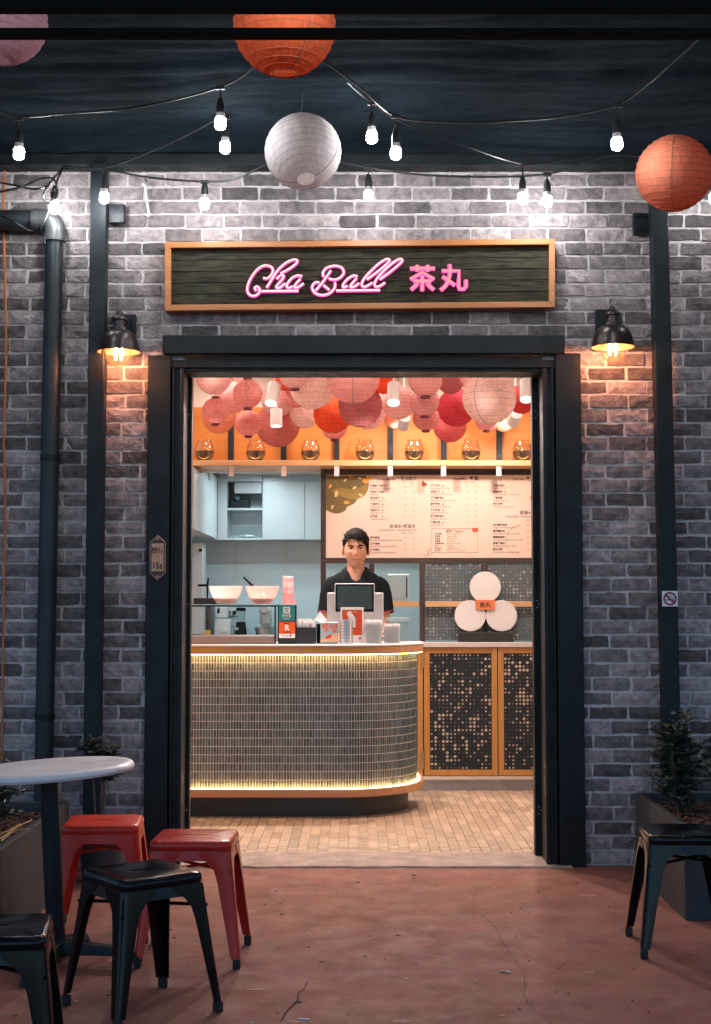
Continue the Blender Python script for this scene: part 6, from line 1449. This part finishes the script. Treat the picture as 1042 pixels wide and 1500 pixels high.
# neck, upper chest
def loft(rings, seg=24):
    V = []; Fc = []
    for (cx_, cy_, z, a, b) in rings:
        for k in range(seg): q = 2 * math.pi * k / seg; V.append((cx_ + a * math.cos(q), cy_ + b * math.sin(q), z))
    for i in range(len(rings) - 1):
        for k in range(seg): Fc.append((i * seg + k, i * seg + (k + 1) % seg, (i + 1) * seg + (k + 1) % seg, (i + 1) * seg + k))
    Fc.append(tuple(reversed(range(seg)))); Fc.append(tuple(range((len(rings) - 1) * seg, len(rings) * seg)))
    return MB().add(V, Fc)
nk = loft([(0, 0.03, 1.40, 0.10, 0.075), (0, 0.028, 1.44, 0.085, 0.068), (0, 0.034, 1.475, 0.073, 0.062), (0, 0.038, 1.51, 0.064, 0.057), (0, 0.042, 1.56, 0.060, 0.055), (0, 0.044, 1.62, 0.057, 0.054), (0, 0.04, 1.66, 0.045, 0.05)]); body.add(nk.v, nk.f)
# torso core, legs (under the clothes)
tr_ = loft([(0, 0.03, 0.93, 0.155, 0.10), (0, 0.03, 1.1, 0.145, 0.095), (0, 0.03, 1.3, 0.165, 0.10), (0, 0.035, 1.41, 0.13, 0.085)]); body.add(tr_.v, tr_.f)
for s in (-1, 1):
    body.tube([(s * 0.09, 0.03, 0.93), (s * 0.095, 0.02, 0.50), (s * 0.10, 0.05, 0.09)], [0.085, 0.058, 0.042], 16)
    body.tube([(s * 0.10, 0.07, 0.045), (s * 0.105, -0.12, 0.03)], [0.04, 0.03], 12)
    # arm: shoulder, elbow, wrist resting towards the till
    arm = spline([(s * 0.150, 0.03, 1.435), (s * 0.184, 0.035, 1.30), (s * 0.196, 0.02, 1.20), (s * 0.190, -0.05, 1.135), (s * 0.165, -0.16, 1.11), (s * 0.145, -0.245, 1.10)], 5)
    nA = len(arm); body.tube(arm, [0.050 - 0.024 * (i / (nA - 1)) ** 0.9 for i in range(nA)], 16)
    # hand: palm and five fingers
    w0 = Vector((s * 0.145, -0.245, 1.097)); f = Vector((-s * 0.18, -1, -0.10)).normalized(); sd = f.cross(Vector((0, 0, 1))).normalized(); up = sd.cross(f)
    body.tube([w0, w0 + f * 0.035, w0 + f * 0.085], [0.026, 0.034, 0.033], 12)
    for q, (o_, L_) in enumerate(((-0.027, 0.055), (-0.009, 0.072), (0.009, 0.078), (0.027, 0.070))):
        b0 = w0 + f * 0.080 + sd * o_; body.tube([b0, b0 + f * L_ * 0.5 + up * 0.006, b0 + f * L_ * 0.85 - up * 0.008, b0 + f * L_ - up * 0.018], [0.0095, 0.009, 0.008, 0.006], 8)
    tb_ = w0 + f * 0.025 - sd * s * -0.025 * -1; body.tube([tb_, tb_ + f * 0.03 - sd * s * 0.028, tb_ + f * 0.065 - sd * s * 0.034], [0.012, 0.0105, 0.007], 8)
obj('body', body, skin, man, smooth='all', world=False)
H0 = Vector((0, 0.01, HZ))
# find the face surface by sampling
samples = [head_pt(*sph_dir(i, j, 140, 220)) for i in range(20, 130) for j in range(112, 218)]
def fy(x, z):
    q = min(samples, key=lambda p: (p.x - x) ** 2 + (p.z - z) ** 2 if p.y < 0 else 9); return q.y
def strip(pts, w, off, th=0.002):
    """ribbon laid on the face through x,z points with half widths w"""
    m_ = MB(); V = []; nS = len(pts)
    for (x, z), h in zip(pts, w):
        for dz, dy in ((-h, 0), (h, 0)): V.append(H0 + Vector((x, fy(x, z + dz) - off, z + dz)))
        V.append(H0 + Vector((x, fy(x, z) - off - th, z)))
    Fc = []
    for i in range(nS - 1): a = i * 3; b = a + 3; Fc += [(a, b, b + 2, a + 2), (a + 2, b + 2, b + 1, a + 1)]
    return m_.add(V, Fc)
for s in (-1, 1):
    obj('eyebrow', strip([(s * 0.011, 0.0225), (s * 0.020, 0.027), (s * 0.033, 0.0315), (s * 0.045, 0.0305), (s * 0.055, 0.024)], [0.0040, 0.0054, 0.0054, 0.0042, 0.0015], 0.0018), hairm, man, smooth='all', world=False)
    ey = MB(); xc = s * 0.031; zc_ = 0.0105; yf = fy(xc, zc_)
    ey.sphere(H0 + Vector((xc, yf + 0.0020, zc_)), (0.0150, 0.0055, 0.0058), 16, 10); eo = obj('eye', ey, mat('eye_white', (0.55, 0.47, 0.44), 0.25), man, smooth='all', world=False)
    ir = MB(); ir.sphere(H0 + Vector((xc, yf - 0.0026, zc_)), (0.0062, 0.0018, 0.0056), 12, 8); obj('iris', ir, M['black_gloss'], eo, smooth='all', world=False)
    obj('eyelid', strip([(xc - 0.0155, zc_ - 0.001), (xc - 0.008, zc_ + 0.0042), (xc, zc_ + 0.0062), (xc + 0.008, zc_ + 0.0046), (xc + 0.0155, zc_ + 0.000)], [0.0006, 0.0016, 0.0020, 0.0016, 0.0006], 0.0035), hairm, man, smooth='all', world=False)
lipm = mat('lips', (0.42, 0.155, 0.115), 0.45); lipdk = mat('mouth', (0.10, 0.035, 0.03), 0.6)
obj('lips', strip([(-0.0275, -0.0595), (-0.015, -0.0645), (0, -0.0660), (0.015, -0.0645), (0.0275, -0.0595)], [0.001, 0.0042, 0.0060, 0.0042, 0.001], 0.0006, 0.0006), lipm, man, smooth='all', world=False)
obj('mouth_line', strip([(-0.0305, -0.0570), (-0.016, -0.0635), (0, -0.0655), (0.016, -0.0635), (0.0305, -0.0570)], [0.0012, 0.0014, 0.0015, 0.0014, 0.0012], 0.0022, 0.0005), lipdk, man, smooth='all', world=False)
# hair cap with an uneven swept fringe
hr = MB(); n, m = 64, 96; V = []; idx = {}; Fc = []
def hairline(az):
    """lowest unit z covered, az = angle from straight ahead"""
    a = abs(az)
    if a < 0.8: b = 0.60 - 0.09 * az / 0.5
    elif a < 1.15: b = 0.60 - 0.09 * az / 0.5 - 0.42 * (a - 0.8) / 0.35
    elif a < 1.42: b = 0.18 - 0.09 * az / 0.5 - 0.30 * (a - 1.15) / 0.27
    elif a < 1.8: b = 0.16
    else: b = 0.12 - 0.72 * min(1, (a - 1.8) / 0.8)
    return b + 0.035 * math.sin(az * 23) + 0.02 * math.sin(az * 41 + 1)
rows_ = 20
for j in range(m + 1):
    az = -math.pi + 2 * math.pi * j / m; zl = max(-0.9, min(0.95, hairline(az)))
    for i in range(rows_ + 1):
        f = i / rows_; th = math.acos(zl) * f; d = (math.sin(th) * math.sin(az), -math.sin(th) * math.cos(az), math.cos(th))
        g_ = 0.0165 + 0.012 * math.cos(th) * (0.7 if abs(az) > 1.5 else 1.15) + 0.0030 * noise.noise((az * 7, th * 3.2, 2)) + 0.0016 * noise.noise((az * 19, th * 4, 7))
        if abs(az) > 1.1: g_ = min(g_, 0.006 + 0.022 * max(0, math.cos(th) + 0.15))
        if f > 0.93: g_ *= 0.35
        V.append(H0 + head_pt(*d, grow=g_))
for j in range(m):
    for i in range(rows_): a = j * (rows_ + 1) + i; Fc.append((a, a + 1, a + rows_ + 2, a + rows_ + 1))
hr.add(V, Fc)
rl = random.Random(12)
for k in range(46):                                                # loose locks along the fringe and crown
    az = rl.uniform(-0.75, 0.85); z1 = hairline(az) - rl.uniform(0.0, 0.10) - (0.10 if az > 0.1 else 0); z0 = rl.uniform(0.80, 0.95)
    def hp(z, az_, g_): s_ = math.sqrt(max(0, 1 - z * z)); return H0 + head_pt(s_ * math.sin(az_), -s_ * math.cos(az_), z, grow=g_)
    hr.tube([hp(z0, az - 0.30, 0.022), hp((z0 + z1) / 2, az - 0.10, 0.022), hp(z1, az + 0.06, 0.007)], [0.006, 0.0065, 0.0012], 6, smooth=3)
for k in range(70):                                                # short tufts standing off the crown
    az = rl.uniform(-2.2, 2.2); z0 = rl.uniform(0.45, 0.99); a1 = az + rl.uniform(0.1, 0.35); z1 = z0 - rl.uniform(0.02, 0.14)
    hr.tube([hp(z0, az, 0.014), hp((z0 + z1) / 2, (az + a1) / 2, 0.030 * (0.6 + 0.4 * z0)), hp(z1, a1, rl.uniform(0.022, 0.034) * (0.45 + 0.55 * max(0, z0)))], [0.008, 0.006, 0.001], 5, smooth=2)
obj('hair', hr, hairm, man, smooth='all', world=False)
# polo shirt: torso, sleeves, collar
sh = MB(); seg = 48; V = []; Fc = []
rings = [(1.00, 0.160, 0.118, 0), (1.10, 0.162, 0.120, 0), (1.22, 0.166, 0.124, 0), (1.33, 0.176, 0.124, 0), (1.415, 0.192, 0.114, 0), (1.472, 0.184, 0.102, 0), (1.510, 0.136, 0.088, 0), (1.532, 0.094, 0.080, 0), (1.550, 0.076, 0.070, 0)]
for ri, (z, a, b, _) in enumerate(rings):
    for k in range(seg):
        q = 2 * math.pi * k / seg; c_, s_ = math.cos(q), math.sin(q); e = 0.85
        x = a * math.copysign(abs(c_) ** e, c_); y = 0.032 + b * math.copysign(abs(s_) ** e, s_)
        zz = z
        fr_ = max(0, -s_) * math.exp(-(x / 0.045) ** 2)
        if ri >= 5: zz -= (0.020, 0.050, 0.090, 0.130)[ri - 5] * fr_     # open neck
        wr = 0.004 * noise.noise((x * 14, zz * 9, q)); V.append((x * (1 + wr * 3), y + wr, zz))
for i in range(len(rings) - 1):
    for k in range(seg): Fc.append((i * seg + k, i * seg + (k + 1) % seg, (i + 1) * seg + (k + 1) % seg, (i + 1) * seg + k))
sh.add(V, Fc)
for s in (-1, 1):
    sl = spline([(s * 0.115, 0.032, 1.452), (s * 0.160, 0.034, 1.440), (s * 0.184, 0.036, 1.380), (s * 0.194, 0.032, 1.305), (s * 0.202, 0.024, 1.245)], 5); nS = len(sl)
    sh.tube(sl, [0.044 + 0.014 * min(1, i / 7) + 0.004 * noise.noise((i * 0.7, s, 3)) for i in range(nS)], 20, caps=False)
so = obj('polo_shirt', sh, shirtm, man, smooth='all', world=False)
rm = so.modifiers.new('join', 'SOLIDIFY'); rm.thickness = 0.004; rm.offset = 1.0
for s in (-1, 1):
    c0 = Vector((s * 0.202, 0.024, 1.245)); d = (Vector((s * 0.202, 0.024, 1.245)) - Vector((s * 0.192, 0.032, 1.300))).normalized()
    m_ = MB(); m_.tube([c0 - d * 0.006, c0 + d * 0.003], 0.0640, 20, caps=False); obj('sleeve_trim', m_, trim, so, smooth='all', world=False)
    # collar flap
    m_ = MB(); pts_in = []; pts_out = []
    for k in range(9):
        f_ = k / 8; q = math.pi / 2 - s * 0 + (f_) * 2.55
        x = s * 0.078 * math.sin(f_ * 2.6); y = 0.034 + 0.072 * math.cos(f_ * 2.6); z = 1.578 - 0.122 * f_ ** 2.0
        pts_in.append(Vector((x, y, z))); w_ = 0.032 + 0.030 * f_
        pts_out.append(Vector((x * (1.32 + 0.10 * f_) + s * 0.004, y + (0.020 if f_ < 0.5 else -0.016) , z - w_ * 0.95)))
    mid = [a.lerp(b, 0.35) + Vector((a.x * 0.14, (a.y - 0.034) * 0.14, 0.012)) for a, b in zip(pts_in, pts_out)]
    V = pts_in + mid + pts_out; Fc = [(r_ * 9 + k, r_ * 9 + k + 1, (r_ + 1) * 9 + k + 1, (r_ + 1) * 9 + k) for r_ in range(2) for k in range(8)]
    m_.add(V, Fc); co = obj('collar', m_, shirtm, so, smooth='all', world=False); sd_ = co.modifiers.new('thick', 'SOLIDIFY'); sd_.thickness = 0.004
m_ = MB(); m_.add([(-0.034, -0.055, 1.455), (-0.018, -0.066, 1.455), (0.004, -0.104, 1.385), (-0.008, -0.104, 1.385)], [(0, 1, 2, 3)]); obj('placket', m_, trim, so, world=False)
m_ = MB()
for s in (-1, 1): m_.tube([(s * 0.088, 0.03, 1.02), (s * 0.092, 0.02, 0.50), (s * 0.10, 0.05, 0.07)], [0.098, 0.075, 0.065], 18)
l_ = loft([(0, 0.03, 0.86, 0.165, 0.115), (0, 0.03, 0.97, 0.168, 0.115), (0, 0.03, 1.03, 0.162, 0.108)]); m_.add(l_.v, l_.f); obj('trousers', m_, trous, man, smooth='all', world=False)
for s in (-1, 1):
    m_ = MB(); m_.tube([(s * 0.10, 0.10, 0.045), (s * 0.102, 0.03, 0.05), (s * 0.106, -0.10, 0.035), (s * 0.107, -0.15, 0.028)], [0.040, 0.047, 0.042, 0.026], 14); obj('shoe', m_, M['black_gloss'], man, smooth='all', world=False)
